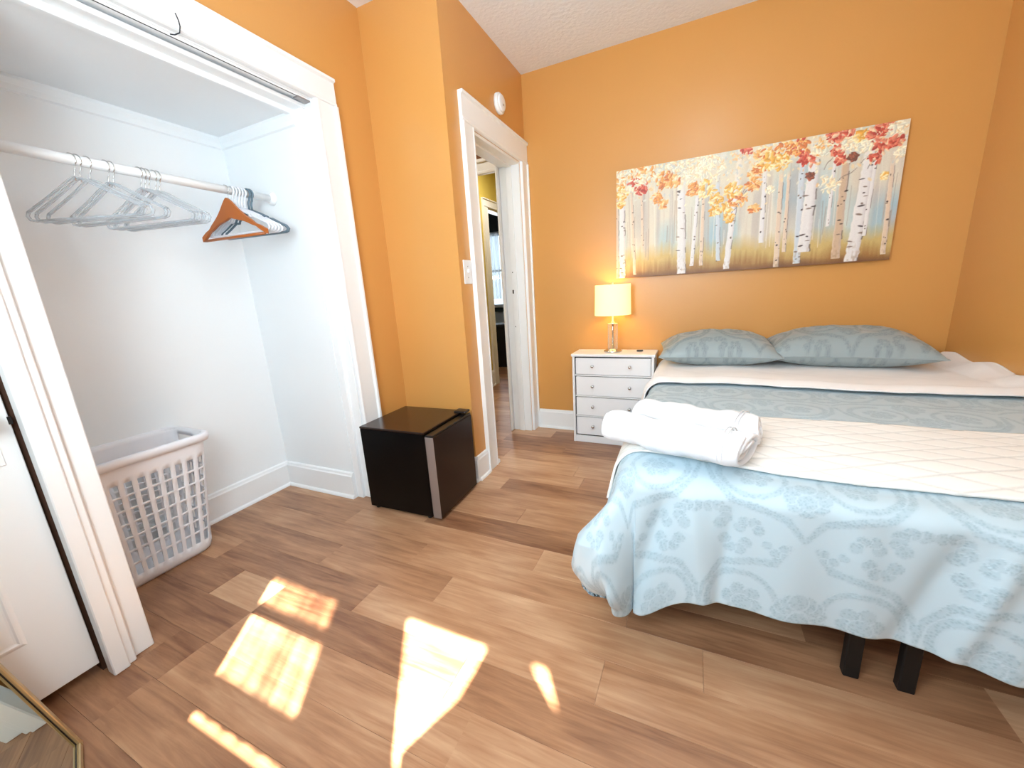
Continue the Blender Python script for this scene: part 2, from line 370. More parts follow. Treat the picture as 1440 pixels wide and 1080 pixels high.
curtain('curtain', lerpz([(.86,-.10),(1.311,-.112),(1.45,-.03),(1.612,.07),(1.76,.13),(1.912,.186),(2.24,.29)]), lerpz([(.86,.4),(1.74,.388),(1.93,.340),(2.24,.33)]), .86, 2.24, yc+.012, CURT, 'added wide white curtain shaping the sun patch, swept aside at the rear window by the bed', .006)
curtain('curtain', lerpz([(.86,.38),(1.74,.394),(2.24,.397)]), K(.56), .86, 2.24, yc, CURT, 'added white curtain trimming the sun at the bed side of the rear window')

# ---------------------------------------------------------------- trims
def stepped(w, d, seg='casing'):
    """casing profile across width w (0..w), proud d"""
    return [(0,0),(0,d*1.25),(w*.10,d*1.25),(w*.14,d*.8),(w*.86,d*.8),(w*.9,d*.95),(w*.97,d*.9),(w,d*.6),(w,0)]
# doorway casing of the bedroom door
dc = group_struct('trim_1', (XD, OY0, 0))
def casing_v(parent, x, ya, yb, z0, z1, d, outer_low=True, name='casing', m=TRIM, org=(0,0,0)):
    w = yb-ya; pr = stepped(w, d)
    pts = [((ya+q[0]) if outer_low else (yb-q[0]), x+q[1]) for q in pr]
    b = MB(); b.prism([(p[1]-org[0], p[0]-org[1]) for p in pts], z0-org[2], z1-org[2], 'z'); return b.build(name, m, parent)
def casing_h(parent, x, ya, yb, z0, z1, d, name='head_casing', m=TRIM, org=(0,0,0)):
    h = z1-z0; pr = stepped(h, d)
    b = MB(); b.prism([(x+q[1]-org[0], z1-q[0]-org[2]) for q in pr], ya-org[1], yb-org[1], 'y'); return b.build(name, m, parent)
og = (XD, OY0, 0)
casing_v(dc, XD, 2.006, OY0, 0, OZ, .022, True, org=og)
casing_v(dc, XD, OY1, 2.905, 0, OZ, .022, False, org=og)
casing_h(dc, XD, 2.006, 2.905, OZ, 2.142, .024, org=og)
def part(parent, name, m, *q, bev=.002, org=(0,0,0)):
    x0,x1,y0,y1,z0,z1 = q
    return MB().box(x0-org[0],x1-org[0],y0-org[1],y1-org[1],z0-org[2],z1-org[2],bev).build(name, m, parent)
part(dc, 'jamb', TRIM, XD-.155, XD-.002, OY1-.018, OY1, 0, OZ-.018, org=og)
part(dc, 'jamb', TRIM, XD-.155, XD-.002, OY0, OY0+.018, 0, OZ-.018, org=og)
part(dc, 'head_jamb', TRIM, XD-.155, XD-.002, OY0, OY1, OZ-.018, OZ, org=og)
part(dc, 'door_stop', TRIM, XD-.10, XD-.058, OY1-.03, OY1-.018, 0, OZ-.03, org=og)
part(dc, 'door_stop', TRIM, XD-.10, XD-.058, OY0+.018, OY0+.03, 0, OZ-.03, org=og)
part(dc, 'head_stop', TRIM, XD-.10, XD-.058, OY0+.018, OY1-.018, OZ-.03, OZ-.018, org=og)
casing_v(dc, XD-.168, OY1-.06, OY1+.04, 0, OZ+.10, .012, False, 'hall_casing', org=og)
part(dc, 'hall_casing', TRIM, XD-.17, XD-.146, OY0-.10, OY0+.005, 0, OZ+.1, org=og)
part(dc, 'hall_casing', TRIM, XD-.17, XD-.146, OY0-.10, OY1+.04, OZ-.0, OZ+.1, org=og)
# holes and strike plate on the far jamb
sp = part(dc, 'strike_plate', TRIM, XD-.105, XD-.078, OY1-.0335, OY1-.030, 1.085, 1.14, bev=.0005, org=og)
MB().box(-.095, -.084, OY1-.0345-OY0, OY1-.0332-OY0, 1.098, 1.125).build('latch_hole', DGAP, sp).data.materials[0] = BLACKP
hb = MB()
hb.lathe([(.004,0),(.004,.0012)], 10, (-.088, OY1-.0312-OY0, 1.253), 'y'); hb.build('screw_hole', BLACKP, dc)
MB().lathe([(.005,0),(.004,.0015)], 10, (-.088, OY1-.0312-OY0, .849), 'y').build('screw_head', STEEL, dc)
part(dc, 'shoe_block', TRIM, XD-.01, XD+.022, 2.12, 2.155, 0, .03, bev=.006, org=og)
# baseboards
def baseboard(name, axis, fixed, a, b, side, h=.155, d=.018):
    """axis 'x': runs along x at y=fixed facing side*y"""
    pr = [(0,0),(d,0),(d,h*.86),(d*.75,h*.9),(d*.6,h*.97),(d*.25,h),(0,h)]
    m = MB()
    if axis == 'x': m.prism([(fixed+side*q[0], q[1]) for q in pr], a, b, 'x')
    else: m.prism([(fixed+side*q[0], q[1]) for q in pr], a, b, 'y')
    o = m.build(name, TRIM, kind='structure')
    q = [(d,0),(d+.012,0),(d+.011,.008),(d+.007,.014),(d,.018)]
    m2 = MB()
    if axis == 'x': m2.prism([(fixed+side*t[0], t[1]) for t in q], a, b, 'x')
    else: m2.prism([(fixed+side*t[0], t[1]) for t in q], a, b, 'y')
    m2.build('shoe_molding', TRIM, o); return o
baseboard('baseboard_back', 'x', YB, XD+.03, XR, -1)
baseboard('baseboard_right', 'y', XR, Y0, YB-.02, -1)
baseboard('baseboard_doorway', 'y', XD, YJ, 2.004, 1)
baseboard('baseboard_jut', 'x', YJ, XC+.02, XD+.018, -1)
baseboard('baseboard_closet', 'y', XC, 1.629, YJ-.02, 1)
baseboard('baseboard_closet_back', 'y', XCB, .33, YCR, 1)
baseboard('baseboard_closet_right', 'x', YCR, XCB+.02, XC-.1, -1)
# closet trims
ct = group_struct('trim_2', (XC, CY0, 0)); og = (XC, CY0, 0)
casing_v(ct, XC, CY1-.005, 1.627, 0, CZ, .024, False, org=og)
casing_h(ct, XC, .352, 1.627, CZ+.0, CZ+.118, .026, org=og)
part(ct, 'jamb', TRIM, XC-.10, XC-.002, CY1-.012, CY1+.0, 0, CZ, org=og)
part(ct, 'jamb_stop', TRIM, XC-.10, XC-.055, CY1-.030, CY1-.010, 0, CZ, org=og)
part(ct, 'head_jamb', TRIM, XC-.10, XC-.002, CY0, CY1, CZ-.004, CZ+.016, org=og)
part(ct, 'header_rail', WHITEP, XC-.125, XC-.098, .33, CY1, ZCC-.01, CZ+.01, org=og)
part(ct, 'header_strip', TRIM, XC-.105, XC-.045, .40, CY1-.0, ZCC+.012, ZCC+.03, org=og)
part(ct, 'jamb', GAPDARK, XC-.09, XC-.045, .3475, .364, 0, CZ, org=og, bev=.001)  # dark strip, paints the shade in the gap beside the door
part(ct, 'casing', TRIM, XC-.02, XC+.024, .352, .392, 0, CZ, org=og, bev=.003)
part(ct, 'casing', TRIM, XC-.02, XC+.013, .390, .412, 0, CZ, org=og, bev=.003)
part(ct, 'jamb', TRIM, XC-.10, XC-.006, .411, CY0, 0, CZ, org=og, bev=.003)
tr = part(ct, 'door_track', TRIM, XC-.030, XC-.008, CY0, CY1-.012, CZ-.012, CZ-.004, org=og, bev=.001)
MB().box(-.0135, -.0095, .002, CY1-.02-CY0, CZ-.0130, CZ-.0118).build('track_slot', BLACKP, tr)
part(ct, 'track_bracket', STEEL, XC-.035, XC-.004, 1.43, 1.495, CZ-.018, CZ-.012, org=og, bev=.001)
MB().tube([(.0,.950-CY0,CZ-.012),(.012,.957-CY0,CZ-.014),(.030,.964-CY0,CZ-.010),(.036,.966-CY0,CZ+.008),(.038,.964-CY0,CZ+.022),(.040,.957-CY0,CZ+.040)], .0018, 6).build('wire_hook', DGAP, ct)
# closet crown
crp = [(0,0),(.022,0),(.022,-.012),(.012,-.030),(.010,-.05),(0,-.055)]
for nm, a, b, ax, fx, sd in (('trim_3', .33, YCR, 'y', XCB, 1), ('trim_4', XCB, XC-.1, 'x', YCR, -1)):
    m = MB(); m.prism([(fx+sd*q[0], ZCC+q[1]) for q in crp], a, b, ax); ST(nm, m, WHITEP)
# left white door with panels
d1 = group_struct('door_1', (XC-.03, DY1, .02)); og = (XC-.03, DY1, .02)
part(d1, 'slab', DOORW, XC-.065, XC-.028, DY0, DY1, .042, 2.02, org=og, bev=.002)
def panel(y0, y1, z0, z1):
    # raised moulding ring round a recessed field
    pr = [(0,0),(.007,.003),(.012,.0035),(.016,.001),(.02,0)]
    m = MB(); x = 0.002; b = m.b
    rings = []
    for u, h in pr:
        rings.append([b.verts.new((x+h, yy, zz)) for yy, zz in ((y0+u,z0+u),(y1-u,z0+u),(y1-u,z1-u),(y0+u,z1-u))])
    for A, B in zip(rings, rings[1:]):
        for k in range(4): b.faces.new((A[k], A[(k+1)%4], B[(k+1)%4], B[k]))
    m.build('panel_molding', DOORW, d1)
panel(DY0+.11-DY1, -.11, .205, .70); panel(DY0+.11-DY1, -.11, .98, 1.92)
part(d1, 'escutcheon', DOORW, XC-.028, XC-.0235, .268, .311, .735, .985, org=og, bev=.002)
kn = MB(); kn.lathe([(.012,0),(.010,.012),(.008,.02),(.018,.028),(.026,.042),(.024,.055),(.012,.062),(.002,.063)], 20, (.006, .288-DY1, .845), 'x'); kn.build('knob', STEEL, d1, True)
part(d1, 'latch', BLACKP, XC-.03, XC-.0262, DY1-.004, DY1+.004, .84, .862, org=og, bev=.0005)
wall('wall_behind_door', DGAP, (XC-.14, XC-.1, Y0, .25, 0, CZ+.02))  # dark colour stands in for the shade behind the door gap
ST('trim_6', MB().box(XC-.1, XC-.066, Y0, CY0-.06, CZ-.0, CZ+.02), TRIM)

# ---------------------------------------------------------------- hall and rooms beyond the doorway
HX = -2.22
wall('wall_hall_left', YELLOW, (-2.7, -2.6, 1.6, 3.2, 0, ZC))
wall('wall_hall_near', YELLOW, (-2.7, XD-.145, 1.99, 2.04, 0, ZC))
wall('ceiling_hall', CEIL, (-4.4, XD-.145, 1.99, 6.5, ZC, ZC+.1))
wall('wall_hall_arch', BROWNW, (-2.6, XD-.145, 3.11, 3.2, 2.1, ZC), (-2.6, -1.95, 3.11, 3.2, 0, 2.19))
hc = group_struct('trim_5', (-1.6, 3.1, 0)); og = (-1.6, 3.1, 0)
part(hc, 'head_casing', TRIM, -2.05, XD-.15, 3.085, 3.11, 2.065, 2.165, org=og)
part(hc, 'head_molding', TRIM, -2.05, XD-.15, 3.07, 3.11, 2.145, 2.17, org=og)
part(hc, 'head_bead', TRIM, -2.05, XD-.15, 3.075, 3.11, 2.055, 2.08, org=og, bev=.004)
part(hc, 'side_casing', TRIM, -2.05, -1.94, 3.085, 3.11, 0, 2.06, org=og)
wall('wall_hall_yellow', YELLOW, (HX-.1, HX, 3.2, 4.30, 0, ZC), (HX-.1, HX, 5.15, 5.4, 0, ZC), (HX-.1, HX, 4.3, 5.15, 2.09, ZC))
wall('wall_hall_right', YELLOW, (XD-.145, XD-.02, YB+.12, 5.4, 0, ZC))
wall('wall_hall_end', YELLOW, (HX, XD-.1, 5.3, 5.4, 0, ZC))
baseboard('baseboard_hall', 'y', HX, 3.2, 4.19, 1, .19)
h2 = group_struct('trim_7', (HX, 4.2, 0)); og = (HX, 4.2, 0)
casing_v(h2, HX, 4.19, 4.31, 0, 2.08, .022, True, org=og)
casing_v(h2, HX, 5.14, 5.26, 0, 2.08, .022, False, org=og)
casing_h(h2, HX, 4.19, 5.26, 2.08, 2.168, .024, org=og)
part(h2, 'jamb', TRIM, HX-.1, HX, 4.29, 4.31, 0, 2.08, org=og); part(h2, 'jamb', TRIM, HX-.1, HX, 5.13, 5.15, 0, 2.08, org=og)
part(h2, 'head_jamb', TRIM, HX-.1, HX, 4.31, 5.13, 2.065, 2.085, org=og)
# far room with window
wx0, wx1, wz0, wz1 = -3.29, -2.97, .92, 2.06
wall('wall_far_room', DARKW, (-4.2, wx0, 6.2, 6.3, .8, ZC), (wx1, HX-.1, 6.2, 6.3, .8, ZC), (wx0, wx1, 6.2, 6.3, wz1, ZC), (wx0, wx1, 6.2, 6.3, .8, wz0))
wall('wall_far_room_dado', GREYW, (-4.2, HX-.1, 6.18, 6.3, 0, .8))
ST('trim_8', MB().box(-4.2, HX-.1, 6.15, 6.2, .80, .85), DARKW)
wall('wall_far_room_left', DARKW, (-4.3, -4.2, 3.5, 6.3, 0, ZC)); wall('wall_far_room_near', DARKW, (-4.3, HX-.1, 3.5, 3.6, 0, ZC))
wall('wall_far_room_right', DARKW, (HX-.1, HX, 5.4, 6.3, 0, ZC))
w3 = group_struct('window_3', ((wx0+wx1)/2, 6.2, wz0))
for q in ((-.20,-.16,-.02,0,-.04,wz1-wz0+.04), (.16,.20,-.02,0,-.04,wz1-wz0+.04), (-.2,.2,-.02,0,wz1-wz0,wz1-wz0+.05), (-.2,.2,-.03,0,-.05,0), (-.16,.16,0,.03,.55,.58)):
    MB().box(*q, .002).build('window_frame', TRIM, w3)
MB().box(-.16,.16,.03,.034,0,wz1-wz0).build('pane', GLASS, w3)
tag(curtain('net_curtain', K(-3.29), K(-2.98), 1.02, 2.08, 6.14, SHEER, 'thin white net curtain in the far window seen through the doorways', .012, 50, 22), 'thin white net curtain in the far window seen through the doorways', 'curtain')
MB2 = MB(); MB2.tube([(-3.31,6.14,2.09),(-2.96,6.14,2.09)], .008, 8); tag(MB2.build('curtain_rod', TRIM), 'slim white curtain rod across the far window', 'rod')
bn = thing('waste_bin', 'tall black waste bin in the far dark room', 'bin', (-2.72, 5.4, 0), .3)
m = MB(); b = m.b
def rring(w, d, z): return [b.verts.new((sx*w, sy*d, z)) for sx, sy in ((-1,-.8),(-.8,-1),(.8,-1),(1,-.8),(1,.8),(.8,1),(-.8,1),(-1,.8))]
R = [rring(.15,.12,0), rring(.20,.16,.60)]
for A, B in zip(R, R[1:]):
    for k in range(8): b.faces.new((A[k], A[(k+1)%8], B[(k+1)%8], B[k]))
b.faces.new(R[0][::-1]); b.faces.new(R[1]); m.build('bin_body', BLACKM, bn)
MB().box(-.22,.22,-.18,.18,.60,.66,.02,2).build('lid', BLACKM, bn)
light('hall_fill_light', 'AREA', (-1.75, 3.9, 2.5), (0,0,-1), 9, (1,.93,.82), size=.3)  # added fill lights for the hall, no fixture modelled
light('hall_fill_light', 'AREA', (-1.8, 2.5, 2.5), (0,0,-1), 4, (1,.93,.82), size=.3)
light('far_window_daylight', 'AREA', (-3.13, 6.12, 1.5), (0,-1,-.1), 5, (.85,.93,1), size=.3)

# ---------------------------------------------------------------- closet rod and hangers
RX, RZ = -1.99, 1.647
cr = thing('closet_rod', 'white painted closet rod holding the hangers', 'rod', (RX, .9, RZ))
MB().tube([(0,.33-.9,0),(0,YCR-.9,0)], .0175, 20).build('pole', TRIM, cr, True)
for y, s in ((.33,1),(YCR,-1)):
    MB().lathe([(.032,0),(.032,s*.006),(.024,s*.02),(.019,s*.022)], 20, (0,y-.9,0), 'y').build('end_socket', TRIM, cr, True)
def hook_pts(r=.0205, drop=.085):
    # open hook over the rod (centre 0,0), stem down to -drop
    P = []
    for k in range(15):
        a = math.radians(200 - k*(255/14)); P.append((r*math.cos(a)*1.0, 0, r*math.sin(a)))
    P += [(.010,0,-.028),(.003,0,-.038),(0,0,-.048),(0,0,-drop)]
    return P
def arc_sh(w, top, drop, n=14):
    pts = []
    for k in range(-n, n+1):
        t = k/n; pts.append((t*w, 0, top - drop*(abs(t)**1.15) + .012*math.cos(t*PI/2)**6))
    return pts
def hanger_clear(label):
    t = thing('clear_hanger', label, 'hanger', (RX, 0, RZ), 0, 'clear plastic hangers on the closet rod')
    MB().tube(hook_pts(.020,.07), .0019, 6).build('hook', CHROME, t, True)
    sh = arc_sh(.205, -.068, .092)
    MB().tube(sh, .0065, 6, flat=.7).build('shoulder_bar', CLEAR, t, True)
    e = sh[-1]
    MB().tube([(e[0],0,e[2]),(e[0]+.006,0,e[2]-.012),(e[0]-.002,0,e[2]-.026),(e[0]-.02,0,e[2]-.030),(0,0,e[2]-.030),(-e[0]+.02,0,e[2]-.030),(-e[0]+.002,0,e[2]-.026),(-e[0]-.006,0,e[2]-.012),(-e[0],0,e[2])], .0055, 6).build('trouser_bar', CLEAR, t, True)
    return t
hl = ['clear plastic hanger, %s on the closet rod' % s for s in ('furthest left', 'second from the left', 'third from the left')]
proto = hanger_clear('clear plastic hanger with a chrome hook at the far left of the rod')
ys = [.738,.752,.778, .828,.842, .925,.938,.95, .972,.985]
hlab = ['clear plastic hanger with a chrome hook, the leftmost on the rod', 'clear plastic hanger, second from the left on the rod', 'clear plastic hanger, third from the left, a little apart',
 'clear plastic hanger, left one of the lone pair on the rod', 'clear plastic hanger, right one of the lone pair on the rod',
 'clear plastic hanger, first of the bunch of five mid rod', 'clear plastic hanger, second of the bunch of five mid rod', 'clear plastic hanger, middle of the bunch of five mid rod', 'clear plastic hanger, fourth of the bunch of five mid rod', 'clear plastic hanger, last of the bunch of five, nearest the wooden one']
for i, y in enumerate(ys):
    rz = [.42,.38,.36,.30,.27,.26,.22,.25,.20,.24][i]
    o = proto if i == 0 else dup(proto, (RX, y, RZ), rz)
    o.location = (RX, y, RZ); o.rotation_euler = (0,0,rz); o['label'] = hlab[i]
# wooden hanger
wh = thing('wooden_hanger', 'brown wooden hanger with a trouser bar, in front of the white hangers', 'hanger', (RX, 1.245, RZ), .12)
MB().tube(hook_pts(.020,.075), .0020, 6).build('hook', CHROME, wh, True)
top = []; bot = []
def sho(t):     # centre line of the wooden body and its half-height
    a = abs(t); z = -.084 - .118*(a**1.05) + .0*a
    hh = .026*math.exp(-(a/.33)**2) + .0125 - .003*math.exp(-((a-.72)/.07)**2)*1.6
    return z, hh
for k in range(-24, 25):
    t = k/24; z, hh = sho(t); x = t*.205
    top.append((x, z+hh+(.012*math.exp(-(t/.20)**2)))); bot.append((x, z-hh+.002))
m = MB(); m.prism(top + bot[::-1], -.0075, .0075, 'y')
o = m.build('body', WOOD, wh, True); bv = o.modifiers.new('bevel', 'BEVEL'); bv.width = .003; bv.segments = 2; bv.angle_limit = .9
for p in o.data.polygons: p.use_smooth = False
zb = sho(.93)[0]-.014
MB().tube([(-.190,0,zb),(.190,0,zb)], .006, 10).build('trouser_bar', WOOD, wh, True)
# white and grey plastic hangers
def hanger_plastic(name, label, m, group=None, r=.0045):
    t = thing(name, label, 'hanger', (RX, 0, RZ), 0, group)
    MB().tube([(-.016,0,.010)]+hook_pts(.0215,.075)[2:], r*.9, 8).build('hook', m, t, True)
    zt, zl, w = -.072, -.170, .200
    pts = [(0,0,zt),(.05,0,zt-.022),(.088,0,zt-.040),(.094,0,zt-.052),(.104,0,zt-.052),(.112,0,zt-.050),(.16,0,zt-.076),(w-.01,0,zl+.008),(w,0,zl-.006),(w-.006,0,zl-.016),(w-.02,0,zl-.020)]
    L = [(-p[0],p[1],p[2]) for p in pts[1:]]
    MB().tube(pts + L[::-1], r, 8, closed=True).build('body', m, t, True)
    return t
wl = ['white plastic hanger directly behind the wooden hanger', 'white plastic hanger, second behind the wooden hanger', 'white plastic hanger, third behind the wooden hanger', 'white plastic hanger, fourth behind the wooden hanger', 'white plastic hanger next to the grey-blue hanger']
wp = hanger_plastic('plastic_hanger', wl[0], WPLAS, 'white plastic hangers bunched at the end of the rod')
for i in range(5):
    y = 1.268+.014*i; o = wp if i == 0 else dup(wp, (RX, y, RZ), 0, wl[i])
    o.location = (RX, y, RZ); o.rotation_euler = (0,0,.10+.01*i)
gp = hanger_plastic('plastic_hanger', 'grey-blue plastic hanger at the right end of the rod', GREYB, None, .0052)
gp.location = (RX, 1.342, RZ); gp.rotation_euler = (0,0,.20)
g2 = dup(gp, (RX, 1.356, RZ), .16, 'grey-blue plastic hanger nearest the closet side wall')

# ---------------------------------------------------------------- laundry basket
lb = thing('laundry_basket', 'tall white plastic laundry basket with slotted sides in the closet', 'basket', (-2.155, .665, 0))
BH = .565
def bprof(z):       # half sizes at height z
    t = z/BH; return .105+.045*t, .225+.055*t
def bpt(s, z, extra=0):
    """s in [0,1) round the perimeter; rounded rectangle"""
    hx, hy = bprof(z); hx += extra; hy += extra; r = .05
    segs = [('l',(hx,-hy+r),(hx,hy-r)),('a',(hx-r,hy-r),0),('l',(hx-r,hy),(-hx+r,hy)),('a',(-hx+r,hy-r),90),('l',(-hx,hy-r),(-hx,-hy+r)),('a',(-hx+r,-hy+r),180),('l',(-hx+r,-hy),(hx-r,-hy)),('a',(hx-r,-hy+r),270)]
    Ls = []
    for g in segs: Ls.append(math.hypot(g[2][0]-g[1][0], g[2][1]-g[1][1]) if g[0]=='l' else r*PI/2)
    T = s*sum(Ls)
    for g, L in zip(segs, Ls):
        if T <= L+1e-9:
            f = T/L
            if g[0] == 'l': return (g[1][0]+(g[2][0]-g[1][0])*f, g[1][1]+(g[2][1]-g[1][1])*f, z)
            a = math.radians(g[2]+90*f); return (g[1][0]+r*math.cos(a), g[1][1]+r*math.sin(a), z)
        T -= L
    return (hx, -hy+r, z)
NC, NR = 36, 7
us = []
for c in range(NC): us += [(c+.21)/NC, (c+.5)/NC, (c+.79)/NC, (c+1)/NC]
zs = [0.0, .012, .035]; rows = []
zr0, zr1 = .055, .470
for r_ in range(NR):
    a = zr0+(zr1-zr0)*r_/NR; b_ = zr0+(zr1-zr0)*(r_+1)/NR; g = (b_-a)*.075
    zs += [a+g, b_-g]; rows.append(len(zs)-2)
zs += [.49, .545, BH]
m = MB(); b = m.b; V = []
for j, z in enumerate(zs):
    ins = -.012 if j == 0 else (-.003 if j == 1 else 0)
    V.append([b.verts.new(bpt(u, z, ins)) for u in us])
n = len(us)
for j in range(len(zs)-1):
    for i in range(n):
        hole = (j in rows) and (i % 4 in (0, 1))
        col = ((i//4)) % NC
        # holes stop lower toward the ends of each long side, like an arch
        if hole and j == rows[-1] and col in (0, 11, 18, 29): hole = False
        if j == len(zs)-3 and col in (13,14,15,31,32,33) : hole = True   # hand grips in the short ends
        if hole: continue
        b.faces.new((V[j][i], V[j][(i+1)%n], V[j+1][(i+1)%n], V[j+1][i]))
b.faces.new(V[0][::-1])
o = m.build('slotted_body', BPLAS, lb, True); so = o.modifiers.new('thickness', 'SOLIDIFY'); so.thickness = .004; so.offset = -1
m = MB(); b = m.b; prf = [(-.001,-.030),(.012,-.030),(.016,-.012),(.014,.002),(.0,.006),(-.004,.0)]
RR = [[b.verts.new(tuple(np.array(bpt(k/96, BH, e))+np.array((0,0,dz)))) for k in range(96)] for e, dz in prf]
for A, B in zip(RR, RR[1:]+RR[:1]):
    for k in range(96): b.faces.new((A[k], A[(k+1)%96], B[(k+1)%96], B[k]))
m.build('rim', BPLAS, lb, True)

# ---------------------------------------------------------------- mini fridge
fr = thing('mini_fridge', 'small black fridge with a steel door coloured with its dark reflections against the orange wall', 'fridge', (-1.34, 1.605, 0), math.radians(1.5))
MB().box(-.225,.175,-.190,.190,.018,.462,.003).build('cabinet', FRIDGEB, fr)
MB().box(-.226,.178,-.192,.192,.462,.474,.003).build('top_panel', FRIDGET, fr)
MB().box(.176,.184,-.186,.186,.03,.455,.002).build('door_gasket', BLACKP, fr)
dd = MB().box(.184,.206,-.190,.190,.022,.452,.003).build('door', BLACKP, fr)
MB().box(.184,.231,-.1915,-.1885,.020,.452,.001).build('edge_trim', STEEL, dd, label='brushed steel door edge')
MB().box(.206,.229,-.189,.1905,.020,.452,.002).build('door_skin', DSTEEL, dd)
MB().box(.186,.228,-.188,.189,.452,.462,.003).build('door_cap', BLACKP, dd)
MB().box(.150,.225,.135,.192,.470,.484,.006,2).build('hinge_cover', BLACKP, fr)
for sx in (-.2,.14):
    for sy in (-.16,.16): MB().lathe([(.014,0),(.014,.012),(.009,.014),(.009,.02)], 14, (sx,sy,0)).build('foot', BLACKP, fr)

# ---------------------------------------------------------------- mirror, leaning
mi = thing('leaning_mirror', 'full-length mirror with a thin pale gold frame leaning by the door', 'mirror', (-1.442,.220,0))
ex = Vector((.954,-.301,0)); nn = Vector((.301,.954,0)); a = math.radians(11.8)
ez = Vector((-nn.x*math.sin(a), -nn.y*math.sin(a), math.cos(a))); eo = ex.cross(ez)
if eo.dot(nn) < 0: eo = -eo
mi.matrix_world = Matrix((( ex.x, -eo.x, ez.x, -1.442+.006), (ex.y, -eo.y, ez.y, .220), (ex.z, -eo.z, ez.z, .006), (0,0,0,1)))
# local: x along the foot, -y is the face, z up the glass
MW, MH, FW = .40, 1.55, .016
MB().box(FW,MW-FW,.004,.008,FW,MH-FW).build('glass', MIRR, mi)
MB().box(.002,MW-.002,.009,.018,.002,MH-.002).build('backing', BLACKP, mi)
for q in ((0,FW,-.003,.018,0,MH),(MW-FW,MW,-.003,.018,0,MH),(FW,MW-FW,-.003,.018,0,FW),(FW,MW-FW,-.003,.018,MH-FW,MH)):
    MB().box(*q, .002).build('frame_rail', GOLD, mi)
t_ = .003
for q in ((FW,FW+t_,0.003,.004,FW,MH-FW),(MW-FW-t_,MW-FW,0.003,.004,FW,MH-FW),(FW,MW-FW,0.003,.004,FW,FW+t_),(FW,MW-FW,0.003,.004,MH-FW-t_,MH-FW)):
    MB().box(*q).build('inner_bead', BLACKP, mi)

# ---------------------------------------------------------------- dresser
dr = thing('dresser', 'small white four-drawer dresser between the doorway and the bed', 'dresser', (-.4935, 2.78, 0))
x0, x1, y0, y1 = -.2795, .2795, -.121, .105
MB().box(x0-.004,x1+.004,y0-.004,y1,.639,.657,.003).build('top', DRESS, dr)
MB().box(x0+.004,x0+.020,y0,y1,0,.639,.001).build('side_panel', DRESS, dr); MB().box(x1-.020,x1-.004,y0,y1,0,.639,.001).build('side_panel', DRESS, dr)
MB().box(x0+.02,x1-.02,y1-.006,y1,.0,.639).build('back_panel', DRESS, dr)
MB().box(x0+.02,x1-.02,y0+.004,y0+.016,0,.050,.001).build('plinth', DRESS, dr)
MB().box(x0+.02,x1-.02,y0+.02,y0+.024,.05,.639).build('gap_shade_panel', DGAP, dr)  # dark sheet puts shade into the gaps round the drawers
zt = [.632,.497,.345,.196]; zb_ = [.512,.358,.208,.060]
for k in range(4):
    if k: MB().box(x0+.02,x1-.02,y0+.001,y0+.02,zt[k]+.003,zb_[k-1]-.003,.001).build('divider_rail', DRESS, dr)
    d = MB().box(x0+.0285,x1-.0235,y0+.004,y0+.02,zb_[k],zt[k]-.003,.0015).build('drawer', DRESS, dr)
    for kx in (-.13,.123):
        kz = (zb_[k]+zt[k])/2
        MB().lathe([(.0085,0),(.0085,-.003),(.004,-.006),(.005,-.012),(.0105,-.018),(.011,-.023),(.007,-.027),(.001,-.028)], 16, (kx,y0+.004,kz), 'y').build('knob', CHROME, d, True)
# table lamp
lp = thing('table_lamp', 'lit table lamp with a cream drum shade on the white dresser', 'lamp', (-.505, 2.775, .657))
MB().lathe([(.060,0),(.062,.006),(.060,.012),(.046,.015),(.044,.022),(.030,.026),(.012,.028)], 36).build('base', CHROME, lp, True)
MB().tube([(0,0,.026),(0,0,.262)], .0062, 14).build('rod', CHROME, lp, True)
MB().lathe([(.034,.024),(.034,.196)], 36, cap=False).build('glass_cylinder', GLASS, lp, True)
MB().lathe([(.040,.196),(.041,.199),(.040,.202),(.012,.204),(.010,.215)], 36).build('cap', CHROME, lp, True)
sh = MB(); sh.lathe([(.122,.258),(.118,.462)], 56, cap=False); sh.lathe([(.119,.4615),(.1195,.2585)], 56, cap=False)
sho_ = sh.build('shade', SHADE, lp, True)
MB().lathe([(.008,.25),(.016,.27),(.027,.31),(.030,.335),(.026,.358),(.012,.375),(.002,.378)], 20).build('bulb', BULB, lp, True)
fi = MB(); fi.tube([(-.119,0,.452),(.119,0,.452)], .0016, 6); fi.tube([(0,-.119,.452),(0,.119,.452)], .0016, 6); fi.lathe([(.006,.452),(.007,.47),(.003,.476)], 12); fi.build('finial', CHROME, lp)
light('lamp_bulb', 'POINT', (-.505,2.775,1.02), None, 4.0, (1,.70,.24), shadow_soft_size=.03)
# fob on the dresser
m = MB(); m.box(-.022,.022,-.014,.014,0,.010,.005,2)
rm = thing('remote_fob', 'small black remote fob on the white dresser top', 'remote', (-.325, 2.80, .657), .1)
m.build('fob_body', BLACKP, rm); MB().box(-.008,.008,-.005,.005,.010,.0115,.0005).build('button', STEEL, rm)

